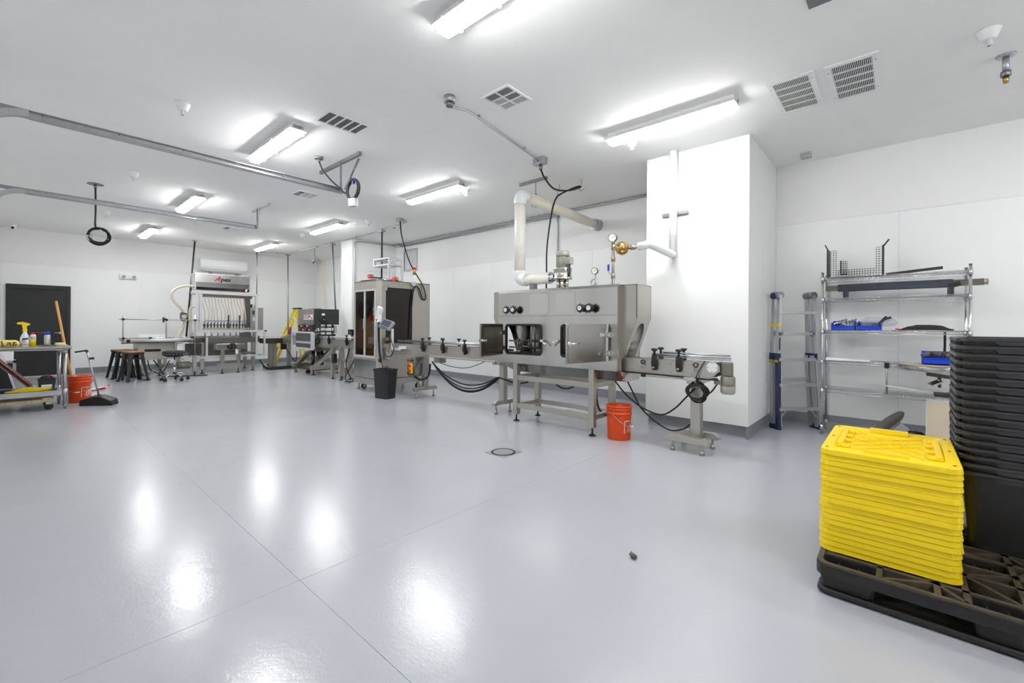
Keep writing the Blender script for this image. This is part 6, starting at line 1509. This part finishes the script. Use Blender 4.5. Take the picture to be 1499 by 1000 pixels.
MB().cyl((-9.58, .14, ZT), (-9.58, .14, ZT + .16), .031, 16).build('can', 'yellow_paint', t); MB().lathe([(.0315, ZT + .1), (.0315, ZT + .158), (.024, ZT + .175), (.012, ZT + .178)], (-9.58, .14, 0), 'z', 16).build('shoulder', 'white_plastic', t)
MB().cyl((-9.58, .14, ZT + .176), (-9.58, .14, ZT + .2), .014, 10).build('cap', 'red_plastic', t)
m = MB(); letter(m, 'PRO', .035, None, (0, 1, 0), (0, 0, 1), warp=wrapb(-9.58, .14, .0325, ZT + .13)); m.build('print', 'ink_red', t)
t = thing('dust_can', 'silver spray can with blue cap and thin red straw on the work table', 'can', (-9.58, .285, ZT))
MB().lathe([(.032, ZT), (.034, ZT + .005), (.034, ZT + .15), (.022, ZT + .175)], (-9.58, .285, 0), 'z', 16).build('can', 'aluminium', t); MB().lathe([(.026, ZT + .165), (.028, ZT + .2), (.022, ZT + .215), (.01, ZT + .217)], (-9.58, .285, 0), 'z', 14).build('cap', 'blue_plastic', t)
MB().cyl((-9.58, .26, ZT + .2), (-9.58, .1, ZT + .205), .003, 5).build('straw', 'red_plastic', t)
o = MB().lathe([(.03, 0), (.055, 0), (.055, .048), (.03, .048)], (-9.55, .415, ZT), 'z', 24, closed=True).build('tape_roll', 'tape_cream'); tag(o, 'roll of cream masking tape on the work table', 'tape')
t = thing('snack_bag', 'yellow plastic pack with black print lying on the work table', 'package', (-9.55, -.08, ZT))
MB().rrect_ring(-9.63, -9.47, -.2, .01, .03, [(ZT, .03), (ZT + .03, .0), (ZT + .07, .005), (ZT + .098, .035)]).build('pack', 'wrapper_yellow', t, bevel=.01)
m = MB()
for y, z, w_, h_, r_ in ((-.155, .05, .012, .075, .2), (-.10, .06, .02, .012, 0), (-.105, .035, .02, .012, .2), (-.08, .045, .012, .05, .2), (-.05, .045, .012, .06, -.2), (-.035, .06, .03, .014, 0), (-.03, .03, .035, .014, .3)):
    m.cb((-9.468, y, ZT + z), (.002, w_, h_), (r_, 0, 0))
m.build('print', 'ink', t)
o = MB().box(-9.7, -9.5, .18, .36, ZT - .002, ZT + .004).build('shop_rag', 'black_paint'); tag(o, 'small dark mat under the silver can', 'mat')
ZL = .289
t = thing('tool_case', 'small black case with white label and red latch on the lower shelf', 'case', (-9.6, .28, ZL))
MB().prism([(.2, ZL), (.36, ZL), (.37, ZL + .1), (.375, ZL + .15), (.19, ZL + .15), (.195, ZL + .1)], 'x', -9.72, -9.52).build('body', 'black_plastic', t, bevel=.006)
MB().rrect_ring(-9.73, -9.51, .185, .38, .02, [(ZL + .15, 0), (ZL + .165, 0), (ZL + .185, .03)]).build('top', 'black_plastic', t)
MB().tube([(-9.6, .22, ZL + .18), (-9.6, .24, ZL + .2), (-9.6, .32, ZL + .2), (-9.6, .34, ZL + .18)], .01, 6).build('handle', 'black_rubber', t); MB().cb((-9.58, .3, ZL + .205), (.02, .012, .05), (.2, 0, 0)).build('latch', 'red_plastic', t)
MB().box(-9.52, -9.516, .225, .335, ZL + .045, ZL + .08).build('label_strip', 'paper_white', t)
t = thing('extension_cord', 'yellow extension cord coiled flat on the lower shelf', 'cord', (-9.5, .1, ZL))
for k in range(5):
    MB().tube(bez([(-9.46, -.13 + .02 * k, ZL + .012), (-9.42 + .005 * k, .05, ZL + .014 + .009 * k), (-9.45, .25 + .015 * k, ZL + .012 + .006 * k), (-9.52, .32 - .01 * k, ZL + .012), (-9.58 - .005 * k, .1, ZL + .012 + .008 * k), (-9.54, -.1 + .01 * k, ZL + .012)], 6), .0105, 6).build('loop', 'yellow_paint', t)
MB().cb((-9.46, .36, ZL + .015), (.04, .05, .03)).build('plug', 'blue_dark', t, bevel=.006)
o = MB().rrect_ring(-9.7, -9.45, -.38, -.03, .06, [(ZL, .02), (ZL + .02, 0), (ZL + .045, .03)]).build('folded_cloth', 'blue_dark'); tag(o, 'folded dark blue cloth on the lower shelf of the work table', 'cloth')
t = thing('furniture_dolly', 'wooden furniture dolly on black casters under the work table', 'dolly', (-9.65, .05, 0))
for x in (-9.85, -9.45): box(x - .05, x + .05, -.4, .36, .125, .165).build('board', 'wood_raw', t)
for y in (-.33, .28): box(-9.9, -9.4, y - .045, y + .045, .165, .19).build('cross_board', 'wood_raw', t)
for x in (-9.85, -9.45):
    for y in (-.33, .3):
        o = MB().cyl((x - .018, y, .05), (x + .018, y, .05), .05, 16).build('caster', 'black_rubber', t)
        MB().cb((x, y, .105), (.05, .06, .04)).build('caster_plate', 'galvanised', o)
# things left of / behind the table
t = thing('spirit_level', 'dark red level leaning under the work table', 'level', (-10.3, -.05, 0))
MB().bar((-10.35, -.3, .82), (-10.25, .14, .28), .03, .06, (0, 0, 1)).build('body', 'red_dark', t); MB().bar((-10.33, -.3, .84), (-10.23, .14, .30), .04, .008).bar((-10.33, -.32, .78), (-10.23, .12, .25), .04, .008).build('flange', 'aluminium', t)
MB().bar((-10.24, .13, .29), (-10.15, .3, .08), .02, .05, (0, 0, 1)).build('tip', 'aluminium', t)
t = thing('white_rod', 'slim white rod leaning behind the work table legs', 'rod', (-10.6, -.1, 0))
MB().bar((-10.6, -.2, .9), (-10.55, .02, .0), .028, .02, (1, 0, 0)).build('rod', 'white_plastic', t)
t = thing('black_locker', 'low black cabinet with grey steel frame by the black door', 'cabinet', (-12.1, -.25, 0))
box(-12.4, -12.0, -.41, -.07, .08, .56).build('body', 'door_black', t); MB().box(-12.02, -11.98, -.07, -.03, 0, .6).box(-12.42, -12.38, -.07, -.03, 0, .6).box(-12.42, -11.98, -.43, -.03, .56, .6).box(-12.02, -11.98, -.43, -.4, 0, .56).build('frame', 'galvanised', t)
o = MB().rrect_ring(-12.3, -12.06, -.22, -.06, .03, [(.601, 0), (.84, 0), (.86, .01)]).build('white_canister', 'white_plastic'); tag(o, 'white canister standing on the low black cabinet', 'container')
# bucket with wooden handle
bucket('bucket', 'orange bucket with white badge and wooden handle beside the work table', -10.03, .665, .152, .43, .80, -.27)
t = thing('broom_handle', 'wooden pole leaning in the orange bucket toward the black door', 'handle', (-10.05, .64, .02))
MB().cyl((-10.02, .62, .025), (-10.22, .40, 1.63), .0165, 12).build('pole', 'wood_pole', t); MB().sphere((-10.22, .40, 1.63), .0165, 10, 6).build('tip', 'wood_pole', t)
# lobby dustpan
t = thing('lobby_dustpan', 'black upright dustpan with thin grey handle beside the orange bucket', 'dustpan', (-9.4, .8, 0))
MB().add([(-9.55, .62, .0), (-9.22, .97, .0), (-9.42, 1.08, .0), (-9.74, .73, .0), (-9.55, .63, .085), (-9.42, .76, .14), (-9.33, .85, .14), (-9.23, .96, .075), (-9.44, 1.06, .09), (-9.56, .93, .15), (-9.64, .84, .15), (-9.73, .74, .09)],
         [(3, 2, 1, 0), (0, 1, 7, 6, 5, 4), (1, 2, 8, 7), (2, 3, 11, 10, 9, 8), (3, 0, 4, 11), (4, 5, 10, 11), (5, 6, 9, 10), (6, 7, 8, 9)]).build('pan', 'black_plastic', t, bevel=.012)
MB().cyl((-9.45, .85, .12), (-9.44, .70, .86), .011, 10).build('handle', 'galvanised', t)
MB().cyl((-9.44, .71, .84), (-9.44, .69, .87), .02, 10).bar((-9.44, .70, .865), (-9.52, .58, .84), .03, .024).build('grip', 'black_plastic', t)
MB().cb((-9.43, .755, .74), (.05, .06, .035)).build('broom_clip', 'black_plastic', t, bevel=.006)
MB().cyl((-9.45, .855, .1), (-9.45, .85, .16), .025, 10).build('socket', 'black_plastic', t)
t = thing('red_pole', 'red and white pole lying on the floor behind the dustpan', 'pole', (-11.5, 1.0, 0))
MB().cyl((-11.25, .72, .022), (-11.62, 1.12, .022), .02, 8).build('red_section', 'ink_red', t); MB().bar((-11.4, .9, .035), (-11.8, 1.22, .03), .05, .02).build('head', 'paper_white', t); MB().cb((-11.76, 1.19, .045), (.05, .05, .03)).build('clip', 'red_plastic', t)
